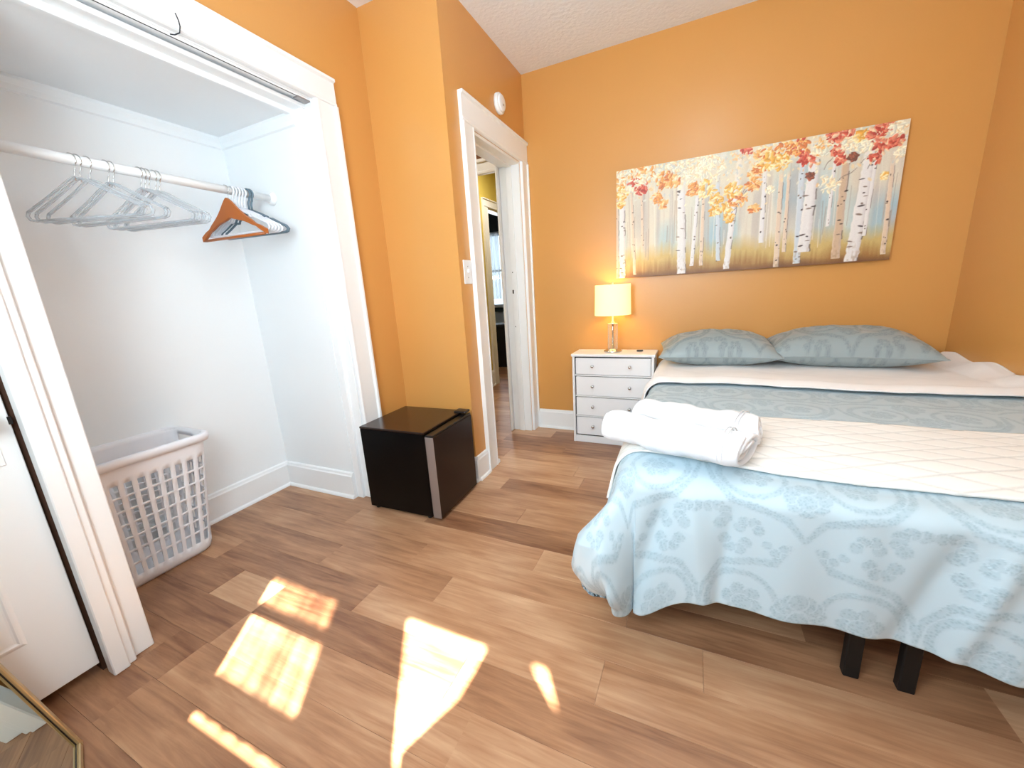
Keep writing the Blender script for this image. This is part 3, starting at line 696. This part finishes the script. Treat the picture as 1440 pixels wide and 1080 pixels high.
# ---------------------------------------------------------------- wall items
sd = thing('smoke_detector', 'round white smoke detector above the bedroom doorway', 'detector', (XD, 2.497, 2.25))
MB().lathe([(.058,0),(.060,.006),(.058,.020),(.050,.024)], 40, (0,0,0), 'x').build('housing', TRIM, sd, True)
MB().lathe([(.047,.022),(.047,.030),(.040,.035),(.012,.036),(.001,.036)], 40, (0,0,0), 'x').build('cover', TRIM, sd, True)
MB().lathe([(.006,.035),(.006,.038)], 12, (0,.0,-.012), 'x').build('test_button', STEEL, sd)
sw = thing('light_switch', 'white toggle light switch plate beside the doorway casing', 'switch', (XD, 1.957, 1.232))
MB().box(0,.006,-.040,.040,-.064,.064,.003,2).build('plate', TRIM, sw)
MB().box(.005,.016,-.005,.005,-.004,.014,.002).build('toggle', TRIM, sw)
for z in (-.03,.03): MB().lathe([(.0035,.0055),(.003,.007)], 10, (0,0,z), 'x').build('screw', STEEL, sw)

cl_ = thing('added_ceiling_lamp', 'added unseen round flush white ceiling fill lamp over the middle of the bedroom', 'lamp', (.05,1.2,ZC))  # unseen fixture added to go with the fill light
MB().lathe([(.16,0),(.165,-.012),(.155,-.025)], 40).build('mount', TRIM, cl_, True)
MB().lathe([(.150,-.025),(.140,-.05),(.10,-.075),(.05,-.088),(.002,-.09)], 40).build('glass_dome', emit_mat('added_lamp_dome', rgb(250,248,240), 2.0), cl_, True)
# ---------------------------------------------------------------- painting
PX0, PX1, PZ0, PZ1 = -.498, .959, 1.158, 1.841
NW, NH = 640, 300
uu, vv = np.meshgrid((np.arange(NW))/(NW-1), (np.arange(NH))/(NH-1), indexing='ij')
rs = np.random.RandomState(5)
def vnoise(fx, fy, seed):
    r = np.random.RandomState(seed); g = r.rand(int(fx)+2, int(fy)+2)
    x = uu*fx; y = vv*fy; xi = x.astype(int); yi = y.astype(int); fxx = x-xi; fyy = y-yi
    fxx = fxx*fxx*(3-2*fxx); fyy = fyy*fyy*(3-2*fyy)
    return (g[xi,yi]*(1-fxx)*(1-fyy)+g[xi+1,yi]*fxx*(1-fyy)+g[xi,yi+1]*(1-fxx)*fyy+g[xi+1,yi+1]*fxx*fyy)
C = np.zeros((NW, NH, 3))
def c3(r, g, b): return np.array((r,g,b))/255.
def blend(mask, col): C[:] = C*(1-mask[...,None]) + col*mask[...,None]
C[:] = c3(222,214,196)
blend(np.clip(vnoise(9,3,1)*2.4-.9,0,1)*.95, c3(166,194,204))
blend(np.clip(vnoise(26,3,2)*2.0-1.0,0,1)*.7, c3(238,228,206))
blend(np.clip(vnoise(60,2,3)*2.4-1.3,0,1)*.6, c3(176,166,164))
blend(np.clip(vnoise(140,3,31)*2.4-1.4,0,1)*.35, c3(206,186,166))
blend(np.clip(vnoise(12,4,33)*2.4-1.4,0,1)*.55*(uu>.85), c3(196,176,176))
g = np.clip((.30-vv+.06*(vnoise(14,2,4)-.5)+.05*(vnoise(120,4,5)-.5))/.14,0,1); blend(g*.9, c3(206,176,106))
g = np.clip((.15-vv+.06*(vnoise(18,2,6)-.5)+.06*(vnoise(150,4,7)-.5))/.12,0,1); blend(g*.9, c3(158,112,60))
g = np.clip((.06-vv+.03*(vnoise(30,2,8)-.5))/.06,0,1); blend(g*.8, c3(112,74,50))
# thin distant stems
for k in range(46):
    x = rs.rand(); w = .0012+.002*rs.rand(); t = .35+.5*rs.rand(); b0 = .12+.2*rs.rand()
    d = np.abs(uu-x-(vv-.5)*rs.uniform(-.02,.02)-.002*(vnoise(3,9,100+k)-.5))
    blend(np.clip(1-d/w,0,1)*(vv<t)*(vv>b0)*.55, [c3(150,130,118), c3(242,236,224), c3(176,150,130)][k%3])
trunks = [(0.026,0.761,0.028,-.01,0.0233,0),(0.004,.80,.004,-.01,.012,1),(0.067,0.789,0.085,0.025,0.0103,1),(0.111,0.754,0.119,0.236,0.0103,1),(0.273,0.799,0.287,0.004,0.0295,0),(0.338,0.663,0.327,0.070,0.0130,0),
(0.362,0.656,0.364,0.064,0.0124,1),(0.411,0.827,0.430,0.094,0.0137,2),(0.490,1.0,0.462,0.018,0.0185,0),(0.579,0.802,0.584,0.218,0.0144,0),(0.634,0.748,0.643,0.006,0.0158,1),(0.659,0.739,0.666,0.124,0.0110,1),
(0.700,0.832,0.712,0.022,0.0199,2),(0.738,0.95,0.731,0.113,0.0329,0),(0.800,.90,.800,.3,.010,0),(0.834,0.80,0.836,0.037,0.0230,3),(0.905,0.87,0.886,0.009,0.0343,0),(.922,.9,.915,.2,.010,0),(0.970,0.693,0.978,0.045,0.0130,1)]
for i, (ax_, av, bx, bv_, w, kd) in enumerate(trunks):
    t = np.clip((vv-bv_)/(av-bv_),0,1); cx = bx+(ax_-bx)*t; hw = w*(.62-.12*t)
    d = (uu-cx)/hw + .25*(vnoise(2,40,200+i)-.5)
    msk = np.clip((1.05-np.abs(d))*6,0,1)*(vv>bv_)*np.clip((av+.04-vv)/.05,0,1)
    base = [c3(232,228,226), c3(226,204,180), c3(206,214,220), c3(208,180,152)][kd]
    blend(msk, base)
    blend(msk*np.clip(d-.25,0,1)*.55, c3(178,166,168)); blend(msk*np.clip(-d-.5,0,1)*.7, c3(250,244,232))
    blend(msk*np.clip((.20-vv)/.2,0,1)*np.clip(vnoise(160,50,300+i)*3-1.6,0,1)*.45, c3(150,116,84))
    edge = np.clip(1-np.abs(d-1.0)*5,0,1)*(vv>bv_)*(vv<av)*(vnoise(3,14,400+i)>.55); blend(edge*.75, c3(92,78,72))
    nm = int(4+w*260)
    for _ in range(nm):
        sv = bv_+(av-bv_)*rs.rand(); su = bx+(ax_-bx)*(sv-bv_)/(av-bv_)+rs.uniform(-.5,.5)*w
        sw_ = rs.uniform(.10,.34)*w; shh = rs.uniform(.003,.008); sl = rs.uniform(-.5,.5)
        q = ((uu-su)/sw_)**2 + ((vv-sv-sl*(uu-su))/shh)**2
        blend(np.clip(1.4-q,0,1)*.85, c3(58,46,44) if rs.rand()<.6 else c3(120,100,88))
# branches
for (ua,va,ub,vb) in ((.81,.62,.90,.78),(.60,.86,.66,.99),(.77,.74,.81,.9),(.50,.6,.55,.88),(.22,.82,.30,.95),(.90,.70,.935,.82),(.46,.45,.52,.66)):
    for s_ in np.linspace(0,1,26):
        cu = ua+(ub-ua)*s_; cv = va+(vb-va)*s_+.012*math.sin(s_*9); q = ((uu-cu)/.0018)**2+((vv-cv)/.006)**2
        sl = slice(max(0,int((cu-.01)*NW)), int((cu+.01)*NW)+1); blend(np.clip(1.3-q,0,1)*.6, c3(110,92,86))
# leaves
h_ = np.clip((vv-.74+.22*(vnoise(11,5,51)-.5)+.10*(vnoise(40,12,52)-.5))/.10,0,1)*np.clip(1.3-np.abs(uu-.3)*.2,0,1); blend(h_*.55, c3(236,222,192))
for _ in range(900):
    lu, lv = rs.rand(), 1-abs(rs.normal(0,.13)); L1 = rs.uniform(.004,.009); i0, i1 = max(0,int((lu-.012)*NW)), min(NW,int((lu+.012)*NW)+1); j0, j1 = max(0,int((lv-.03)*NH)), min(NH,int((lv+.03)*NH)+1)
    if i0 >= i1 or j0 >= j1: continue
    th = rs.uniform(0,PI); du = uu[i0:i1,j0:j1]-lu; dv = (vv[i0:i1,j0:j1]-lv)*.469; p_ = (du*math.cos(th)+dv*math.sin(th))/L1; q_ = (-du*math.sin(th)+dv*math.cos(th))/(L1*.55)
    k_ = np.clip((1.1-(p_*p_+q_*q_))*3,0,1)[...,None]*.8; C[i0:i1,j0:j1] = C[i0:i1,j0:j1]*(1-k_) + c3(*[(246,236,206),(236,214,170),(224,222,210),(238,196,140),(206,206,200)][rs.randint(5)])*k_
cl = [(0.016,0.927,.06,'co'),(0.05,.98,.06,'co'),(0.095,0.86,.07,'cr'),(.11,.80,.035,'r'),(0.13,0.95,.07,'co'),(0.209,0.859,.06,'o'),(0.174,0.714,.04,'o'),(0.237,0.832,.05,'o'),(.26,.93,.08,'c'),(0.316,0.861,.06,'c'),(0.384,0.892,.08,'c'),(.36,.97,.08,'c'),(0.202,0.647,.03,'o'),(0.371,0.729,.06,'y'),(.32,.74,.045,'o'),(0.410,0.529,.035,'y'),(0.463,0.457,.03,'y'),(.455,.55,.035,'y'),(0.491,0.597,.05,'o'),(.47,.68,.05,'y'),(0.550,0.507,.03,'o'),(.54,.7,.04,'o'),(.545,.80,.05,'o'),(0.511,0.985,.03,'r'),(0.57,0.93,.05,'o'),(0.591,0.86,.06,'y'),(0.642,0.93,.06,'o'),(0.63,0.845,.05,'y'),(0.69,0.94,.06,'or'),(0.715,0.83,.04,'r'),(0.728,0.70,.018,'d'),(.76,.9,.05,'co'),(0.787,0.985,.03,'r'),(.80,.96,.035,'r'),(0.805,0.86,.03,'r'),(0.833,0.984,.025,'r'),(.815,.79,.025,'r'),(0.854,0.80,.022,'d'),(.845,.90,.05,'c'),(0.874,0.936,.035,'y'),(0.91,0.93,.045,'r'),(0.935,0.985,.04,'r'),(0.935,0.84,.04,'r'),(0.97,0.95,.04,'c'),(.97,.86,.03,'r'),(0.99,0.78,.03,'c'),(0.915,0.76,.03,'r'),(0.95,0.63,.015,'y'),(.88,.86,.04,'c'),(.79,.62,.05,'c'),(.60,.64,.022,'c'),(.02,.7,.03,'y'),(.02,.8,.05,'y'),(.41,.62,.04,'y')]
pal = {'c':[(244,232,200),(238,216,176),(226,224,206),(250,240,214)],'o':[(232,158,86),(240,188,120),(214,124,70),(246,214,160)],'y':[(238,188,96),(246,214,150),(228,166,70),(250,232,186)],'r':[(206,84,66),(222,118,96),(182,66,56),(238,206,172),(226,140,112)],'d':[(164,92,70),(120,76,62)]}
pal['co'] = pal['c']+pal['o'][:2]; pal['cr'] = pal['c']+pal['r'][:2]; pal['or'] = pal['o']+pal['r'][:1]
for (cu, cv, rad, kd) in cl:
    n_ = int(14+rad*620)
    for _ in range(n_):
        a_ = rs.uniform(0,2*PI); rr_ = rad*math.sqrt(rs.rand()); lu = cu+rr_*.62*math.cos(a_); lv = cv+rr_*1.15*math.sin(a_)
        th = rs.uniform(0,PI); L1 = rs.uniform(.0055,.0125)*(.8 if kd=='c' else 1); L2 = L1*rs.uniform(.35,.6)
        i0, i1 = max(0,int((lu-.014)*NW)), min(NW,int((lu+.014)*NW)+1); j0, j1 = max(0,int((lv-.03)*NH)), min(NH,int((lv+.03)*NH)+1)
        if i0 >= i1 or j0 >= j1: continue
        du = uu[i0:i1,j0:j1]-lu; dv = (vv[i0:i1,j0:j1]-lv)*.469
        p_ = (du*math.cos(th)+dv*math.sin(th))/L1; q_ = (-du*math.sin(th)+dv*math.cos(th))/L2
        k_ = np.clip((1.15-(p_*p_+q_*q_))*3,0,1)[...,None]*.93; col = c3(*pal[kd][rs.randint(len(pal[kd]))])*(1+.12*np.clip(q_,-1,1)[...,None])
        C[i0:i1,j0:j1] = C[i0:i1,j0:j1]*(1-k_) + np.clip(col,0,1)*k_
C += (rs.rand(NW,NH,1)-.5)*.04; C = np.clip(C,0,1)
Cl = np.where(C <= .04045, C/12.92, ((C+.055)/1.055)**2.4)
pt = thing('canvas_painting', 'wide canvas print of birch trunks and autumn leaves above the bed', 'painting', ((PX0+PX1)/2, 2.89, PZ0))
Pg = np.stack([PX0+(PX1-PX0)*uu-(PX0+PX1)/2, np.full_like(uu,-.0175), (PZ1-PZ0)*vv], -1)
grid_mesh('print', Pg, CANVAS, pt, {'Col': Cl}, smooth=False)
hw_ = (PX1-PX0)/2
MB().box(-hw_,hw_,-.017,.016,0,PZ1-PZ0,.001).build('stretched_canvas', mat('canvas_edge', rgb(150,120,92), .7), pt)

# ---------------------------------------------------------------- bed
BX0, BX1, BYF, BYH, BZ = -.20, 1.245, 1.06, 2.87, .598
bf = thing('bed_frame', 'black metal platform bed frame with square legs under the mattress', 'bed frame', ((BX0+BX1)/2, (BYF+BYH)/2, 0))
cx, cy = (BX0+BX1)/2, (BYF+BYH)/2
def fb(name, x0, x1, y0, y1, z0, z1): return MB().box(x0-cx,x1-cx,y0-cy,y1-cy,z0,z1,.003).build(name, BLACKM, bf)
fb('side_rail', BX0+.02, BX0+.06, BYF+.08, BYH, .235, .345); fb('side_rail', BX1-.06, BX1-.02, BYF+.08, BYH, .235, .345)
fb('foot_rail', BX0+.02, BX1-.02, BYF+.08, BYF+.12, .235, .345); fb('head_rail', BX0+.02, BX1-.02, BYH-.04, BYH, .29, .345)
fb('centre_rail', .44, .48, BYF+.08, BYH, .29, .34); fb('centre_rail', .56, .60, BYF+.08, BYH, .29, .34)
for y in np.arange(BYF+.2, BYH-.1, .17): fb('slat', BX0+.03, BX1-.03, y, y+.03, .335, .348)
for x in (BX0+.0, .425, .542, BX1-.06):
    for y in (BYF+.10, (BYF+BYH)/2, BYH-.06): fb('leg', x, x+.036, y, y+.03, 0, .30)
fb('stretcher', .44, .60, BYF+.10, BYF+.13, .20, .23)
mt = thing('mattress', 'thick pale mattress hidden beneath the blue-grey comforter', 'mattress', (cx, cy, .348))
MB().box(BX0+.045-cx, BX1-.01-cx, BYF+.075-cy, BYH-.01-cy, 0, .212, .05, 4).build('mattress_body', SHEET, mt, True)
MB().tube([(BX0+.047-cx,BYF+.14-cy,.05),(BX0+.047-cx,BYH-.08-cy,.05)], .006, 6).build('piping', SHEET, mt)

def sn(x, y, fs):  # smooth pseudo noise from sines
    v = 0
    for i, f in enumerate(fs): v = v + np.sin(x*f*1.0+i*1.7+1.3*np.sin(y*f*.6+i))*np.cos(y*f*.83+i*2.1)/len(fs)
    return v
def drape(a, b, lift=0.0, fold=1.0):
    """cloth coords: a>=0,b>=0 on top (metres from the left / foot edge); negative hangs over"""
    A = np.maximum(-a,0); B = np.maximum(-b,0); p = 4.0
    d = (A**6+B**6)**(1/6.); dd_ = np.maximum(d,1e-6)
    nx = -(A/dd_)**1.15; ny = -(B/dd_)**1.15; nl = np.maximum(np.hypot(nx,ny),1e-6); nx = nx/nl; ny = ny/nl
    corner = np.clip(np.minimum(A,B)/.20,0,1); corner = corner*corner*(3-2*corner)
    R = .07; arc = R*PI/2
    th = np.clip(d/R,0,PI/2)
    out = R*np.sin(th); dz = R*(1-np.cos(th)); rest = np.maximum(d-arc,0)
    side = nx*nx
    slope = (.07+.14*side)*(1-corner)+.62*corner*np.exp(-np.maximum(rest-.20,0)/.30)
    out = out + rest*slope; dz = dz + rest*np.sqrt(1-slope**2)
    t = np.clip(rest/.3,0,1)
    s = np.where(A>B, b+0*a, -a*0+a*1.0)  # coordinate along the edge
    ang = np.arctan2(-ny+1e-9,-nx+1e-9)
    fol = np.sin(s*17+1.0+.8*np.sin(s*7))*.45+np.sin(s*31+2.2)*.25+np.sin(s*9.0+.5)*.5
    amp = (.005+.020*t)*fold*(d>0)
    # the foot side gets deeper folds toward the right
    amp = amp*np.where(A>B, 1.0, .45+1.1*np.clip((a-.15)/.8,0,1)*(np.abs(a)<5))
    out = out + amp*np.where(corner>0, 0, 1)*fol*np.clip(d/.12,0,1)*(1-corner)
    out = out + corner*t*(.016*np.sin(ang*8+.7+d*4)+.006*np.sin(ang*15+3*d*10))
    out = out - .05*corner*np.clip((rest-.27)/.10,0,1)**2
    foot = (B>A)*np.clip(B/.10,0,1)
    for a0_, k_, w_, dp_ in ((.06,-.25,.030,-.020),(.16,.15,.035,.016),(.24,-.1,.022,-.010),(.52,.10,.040,.010),(.66,-.30,.030,-.014),(.74,-.25,.024,.016),(.86,-.2,.028,-.018),(.93,-.30,.022,.018),(1.02,-.2,.026,-.020),(1.10,-.35,.022,.016),(1.18,-.25,.03,-.018)):
        out = out + foot*dp_*np.clip((B-.05)/.15,0,1)*np.exp(-((a-a0_-k_*(B-.2))/w_)**2)*(1-corner)
    out = out + np.clip(d/.1,0,1)*.004*sn(a*1.0, b+dz, (23,37,51))
    X_ = np.maximum(a,0)+BX0+R + nx*(out) ; Y_ = np.maximum(b,0)+BYF+R + ny*(out)
    X_ = np.where(A>0, BX0+R+nx*out, X_); Y_ = np.where(B>0, BYF+R+ny*out, Y_)
    top = np.where(d<=0,1.0,np.clip(1-d/.1,0,1))
    Z_ = BZ - dz + top*(.006*sn(a,b,(7,11,17))) + lift*top + .0
    X_ = X_ + nx*lift*(1-top); Y_ = Y_ + ny*lift*(1-top)
    # mattress edge softness
    Z_ = Z_ - .018*np.exp(-(np.maximum(b,0)**2+B**2)/.09**2)
    return X_, Y_, np.maximum(Z_, .035)
# damask tile
TN = 420; TW, TH = .46, .62
tu, tv = np.meshgrid(np.linspace(-.5,.5,TN)*TW, np.linspace(-.5,.5,int(TN*TH/TW))*TH, indexing='ij')
pat = np.zeros_like(tu); au = np.abs(tu)
def band(pts, w):
    global pat
    best = np.full(tu.shape, 9.0)
    for (xa,ya,wa),(xb,yb,wb) in zip(pts, pts[1:]):
        dx, dy = xb-xa, yb-ya; L2 = dx*dx+dy*dy+1e-9
        t = np.clip(((au-xa)*dx+(tv-ya)*dy)/L2,0,1); D = np.hypot(au-xa-t*dx, tv-ya-t*dy)-(wa+(wb-wa)*t)
        best = np.minimum(best, D)
    e = best
    pat = np.maximum(pat, np.clip(-e/.0012+.5,0,1)*np.where(e>-.0035, .25, 1.0))
def spiral(cx_, cy_, r0, r1, a0, a1, w0, w1, n_=36):
    P = []
    for k in range(n_+1):
        t = k/n_; a_ = math.radians(a0+(a1-a0)*t); r = r0+(r1-r0)*t; P.append((cx_+r*math.cos(a_), cy_+r*math.sin(a_), w0+(w1-w0)*t))
    band(P, 0)
def lobe(cx_, cy_, r, ry=None):
    global pat
    ry = ry or r; q = np.hypot((au-cx_)/r, (tv-cy_)/ry)
    e = (q-1)*min(r,ry); pat = np.where(e<0, np.where(e>-.003,.2,1.0), pat)
def scallop(cx_, cy_, R0, a0, a1, n_, r, core=True):
    for k in range(n_):
        a_ = math.radians(a0+(a1-a0)*k/(n_-1)); lobe(cx_+R0*math.cos(a_), cy_+R0*math.sin(a_), r)
scallop(.125,.125,.030, -60,200,5,.021); lobe(.125,.115,.026)
spiral(.125,.125,.088,.074,-110,250,.013,.009)
scallop(.11,-.115,.030, 20,300,6,.020); lobe(.11,-.115,.024)
spiral(.11,-.115,.086,.070,100,-240,.013,.009)
scallop(.0,.115,.040,10,90,4,.024); lobe(0,.085,.030,.045); scallop(.0,-.03,.030,-80,80,5,.019); lobe(0,-.045,.022,.05)
scallop(.0,-.18,.034,-80,80,5,.020); lobe(0,-.19,.024)
band([(.0,-.30,.009),(.04,-.245,.013),(.10,-.225,.014),(.16,-.21,.013),(.205,-.15,.011),(.225,-.06,.008)],0)
band([(.03,.30,.010),(.06,.25,.013),(.12,.24,.013),(.18,.22,.012),(.222,.16,.010),(.23,.10,.006)],0)
band([(.0,.02,.008),(.05,.005,.012),(.10,.008,.013),(.15,.015,.012),(.195,.0,.009),(.225,-.03,.006)],0)
scallop(.215,.05,.024,90,270,4,.017); scallop(.20,-.26,.028,60,240,5,.019); scallop(.12,-.29,.022,0,180,4,.017); scallop(.15,.29,.024,180,360,4,.018); scallop(.06,.295,.018,180,360,3,.014)
pat = pat*np.where((np.abs(((tu+tv)/.012)%1-.5)<.04),.9,1)
def sample(a, b):
    x = (a/TW+.62)%1; y = (b/TH+.3)%1
    return pat[np.clip((x*(pat.shape[0]-1)).astype(int),0,pat.shape[0]-1), np.clip((y*(pat.shape[1]-1)).astype(int),0,pat.shape[1]-1)]
R_ = .07
aw = BX1-(BX0+R_); bh = 2.35-(BYF+R_)
a_, b_ = np.meshgrid(np.concatenate([np.linspace(-.47,-.02,120), np.linspace(-.016,aw,400)]), np.concatenate([np.linspace(-.40,-.02,112), np.linspace(-.016,bh,330)]), indexing='ij')
A_ = np.maximum(-a_,0)/.47; B_ = np.maximum(-b_,0)/.40; q5 = (A_**4+B_**4)**.25; sc = np.where(q5>1, 1/np.maximum(q5,1e-6), 1)
ad_ = np.where(a_<0, a_*sc, a_); bd_ = np.where(b_<0, b_*sc*(1+.26*np.exp(-(np.maximum(a_,0)/.11)**2)), b_)
Xd_, Yd_, Zd_ = drape(ad_, bd_)
du = grid_mesh('comforter', np.stack([Xd_,Yd_,Zd_],-1), DUVET, None, {'pat': sample(a_,b_)}, np.stack([a_,b_],-1))
so = du.modifiers.new('thickness','SOLIDIFY'); so.thickness = .008; so.offset = -1
tag(du, 'blue-grey damask comforter spread over the bed and hanging over its foot', 'comforter')
# white quilted throw across the bed
a_, b_ = np.meshgrid(np.concatenate([np.linspace(-.20,-.01,40), np.linspace(-.005,aw,240)]), np.linspace(.035,.475,90), indexing='ij')
b2 = b_ + .055*np.exp(-((a_+.02)/.25)**2)*1 - .02 + .02*np.clip(a_,0,2)
Xq,Yq,Zq = drape(a_, b2, .014, .3)
s1 = np.abs(((a_*.9+b_*2.2)/.16)%1-.5); s2 = np.abs(((a_*.9-b_*2.2)/.16)%1-.5)
q = np.clip(1-np.minimum(s1,s2)*14,0,1); Zq = Zq - .0022*q
qt = grid_mesh('throw_cloth', np.stack([Xq,Yq,Zq],-1), QUILT, None, {'pat': q})
so = qt.modifiers.new('thickness','SOLIDIFY'); so.thickness = .008; so.offset = -1
tq = thing('throw_blanket', 'white quilted throw laid across the foot half of the bed', 'throw', (0,0,0)); 
qt.parent = tq
fg = MB()
for k in range(44):
    bb = .045+.40*k/43; aa = -.20
    x_, y_, z_ = [float(v) for v in drape(np.array(aa), np.array(bb+.035), .014, .3)]
    fg.tube([(x_-.002,y_,z_+.004),(x_-.004,y_+random.uniform(-.004,.004),z_-.012),(x_-.004+random.uniform(-.004,.002),y_+random.uniform(-.006,.006),z_-.026)], .0016, 4)
fo = fg.build('fringe', SHEET, tq); fo['kind'] = 'stuff'
# folded sheet below the pillows
a_, b_ = np.meshgrid(np.concatenate([np.linspace(-.26,-.01,50), np.linspace(-.005,aw+.03,240)]), np.linspace(.95,2.86-(BYF+R_),150), indexing='ij')
b2 = b_ - .05*np.clip(a_-.5,0,1) + .012*np.sin(a_*6)
Xs,Ys,Zs = drape(a_, b2, .012, .4)
bump = .024*np.exp(-((b_-1.00)/.045)**2)+.010*np.exp(-((b_-1.15)/.1)**2)
Zs = Zs + bump*np.clip(1+a_*4,0,1) + .038*np.clip((a_-(aw-.10))/.08,0,1)*(1+.35*np.sin(b_*19))*np.clip((b_-.98)/.2,0,1) + .0025*sn(a_,b_,(19,33,47))
Xs = np.where(a_<0, Xs-bump*.6, Xs); Xs = np.minimum(Xs, XR-.006)
st = grid_mesh('folded_sheet', np.stack([Xs,Ys,Zs],-1), SHEET)
so = st.modifiers.new('thickness','SOLIDIFY'); so.thickness = .006; so.offset = -1
tag(st, 'white sheet turned down in a band below the pillows', 'sheet')
# pillows
def pillow(label, cxp, cyp, w, d, h, z, rz, tilt, seed):
    t = thing('pillow', label, 'pillow', (cxp, cyp, z), rz, 'grey damask pillows at the head of the bed'); t.rotation_euler = (tilt, 0, rz)
    n_ = 90; m_ = 60
    u, v = np.meshgrid(np.linspace(-1,1,n_), np.linspace(-1,1,m_), indexing='ij')
    prof = (np.clip(1-np.abs(u)**2.6,0,1)**.55)*(np.clip(1-np.abs(v)**2.4,0,1)**.5)
    pinchx = 1-.07*(1-np.abs(v)**1.5)*1.0; pinchy = 1-.09*(1-np.abs(u)**1.5)
    Xp = u*w/2*pinchx; Yp = v*d/2*pinchy
    wr = .011*np.sin((u+.35*v)*9+seed*2)*np.exp(-((v+.2)/.5)**2)*prof*.5 + .008*sn(u*3+seed, v*3, (2.1,3.7,5.3))*prof + .004*np.sin(u*26+v*9+seed)*np.clip(np.abs(u)-.55,0,1)*prof*2
    zt_ = h*.60*prof + wr; zb2 = -h*.40*prof
    uvp = np.stack([Xp+seed*.1, Yp], -1)
    grid_mesh('pillow_front', np.stack([Xp,Yp,zt_],-1), CASE, t, {'pat': sample(Xp+seed*.2, Yp*1.0)}, uvp)
    grid_mesh('pillow_back', np.stack([Xp,Yp,zb2],-1)[::-1], CASE, t, {'pat': sample(Xp[::-1], Yp[::-1])}, uvp[::-1])
    edge = [(math.copysign(1,0)*0,0,0)]
    per = [(Xp[i,0],Yp[i,0]) for i in range(n_)]+[(Xp[-1,j],Yp[-1,j]) for j in range(m_)]+[(Xp[i,-1],Yp[i,-1]) for i in range(n_-1,-1,-1)]+[(Xp[0,j],Yp[0,j]) for j in range(m_-1,-1,-1)]
    pp = [per[k] for k in range(0,len(per),3)]
    MB().tube([(p[0],p[1],0) for p in pp], .003, 6, closed=True).build('seam', CASE, t, True)
    return t
pillow('grey-blue damask pillow at the left, nearer the dresser', .135, 2.68, .64, .38, .20, .688, .03, .10, 1)
pillow('grey-blue damask pillow at the right, nearer the corner', .755, 2.69, .72, .38, .21, .694, -.06, .10, 2)

# towels
def towel(name, label, c, direction, L, ra, rb, turns, seed, gap=.012):
    t = thing(name, label, 'towel', c, 0, 'rolled white towels on the bed')
    ex_ = Vector(direction).normalized(); up = Vector((0,0,1)); ey = up.cross(ex_).normalized()
    ns, nl_ = int(turns*30), 42
    th = np.linspace(0, 2*PI*turns, ns); k = (th/(2*PI*turns))**.72
    P = np.zeros((ns, nl_, 3)); ls = np.linspace(-.5,.5,nl_)
    r_ = np.random.RandomState(seed)
    endw = .012*np.sin(th*.9+seed)+.010*(k-.5)
    for j, l in enumerate(ls):
        taper = 1-.10*abs(2*l)**4
        rad = k*taper
        U = rad*ra*np.cos(-th+2.6+turns*0) ; V_ = rad*rb*np.sin(-th+2.6)
        V_ = np.where(V_<-.72*rb, -.72*rb-(V_+.72*rb)*-.25, V_)
        wob = .0035*np.sin(l*14+th*1.3+seed)+.002*np.sin(l*37+th*3)
        U = U+wob; V_ = V_+wob*.7
        along = l*L+endw*np.sign(l)*abs(2*l)**3
        sag = -.006*math.cos(l*3)
        base = np.array(ex_)[None,:]*along[:,None] + np.array(ey)[None,:]*U[:,None]
        P[:, j, :] = base; P[:, j, 2] += V_+sag+rb*.74
    o = grid_mesh('roll', P, TOWEL, t)
    s = o.modifiers.new('thickness','SOLIDIFY'); s.thickness = gap; s.offset = 0
    sb_ = o.modifiers.new('smooth','SUBSURF'); sb_.levels = 1; sb_.render_levels = 1
    # hem band near the right end
    hb_ = MB(); 
    for off in (.045,.055):
        ring = []
        for q_ in range(20, 81):
            aa = q_/100*2*PI; U = (ra+.0045)*math.cos(PI-aa+PI*.5); V2 = (rb+.0045)*math.sin(PI-aa+PI*.5)
            if V2 < -.5*rb: continue
            ring.append(tuple(ex_*(L/2-off) + ey*U + up*(V2+rb*.74-.005)))
        if len(ring) > 3: hb_.tube(ring, .0018, 5)
    hb_.build('hem_band', TOWEL, t, True)
    return t
towel('rolled_towel', 'rolled white towel lying in front, nearer the foot of the bed', (-.045,1.215,.622), (.93,-.30,0), .41, .080, .046, 3.1, 1)
towel('rolled_towel', 'rolled white towel lying behind the front one, nearer the pillows', (.02,1.385,.622), (.93,-.34,0), .38, .078, .046, 2.9, 4)
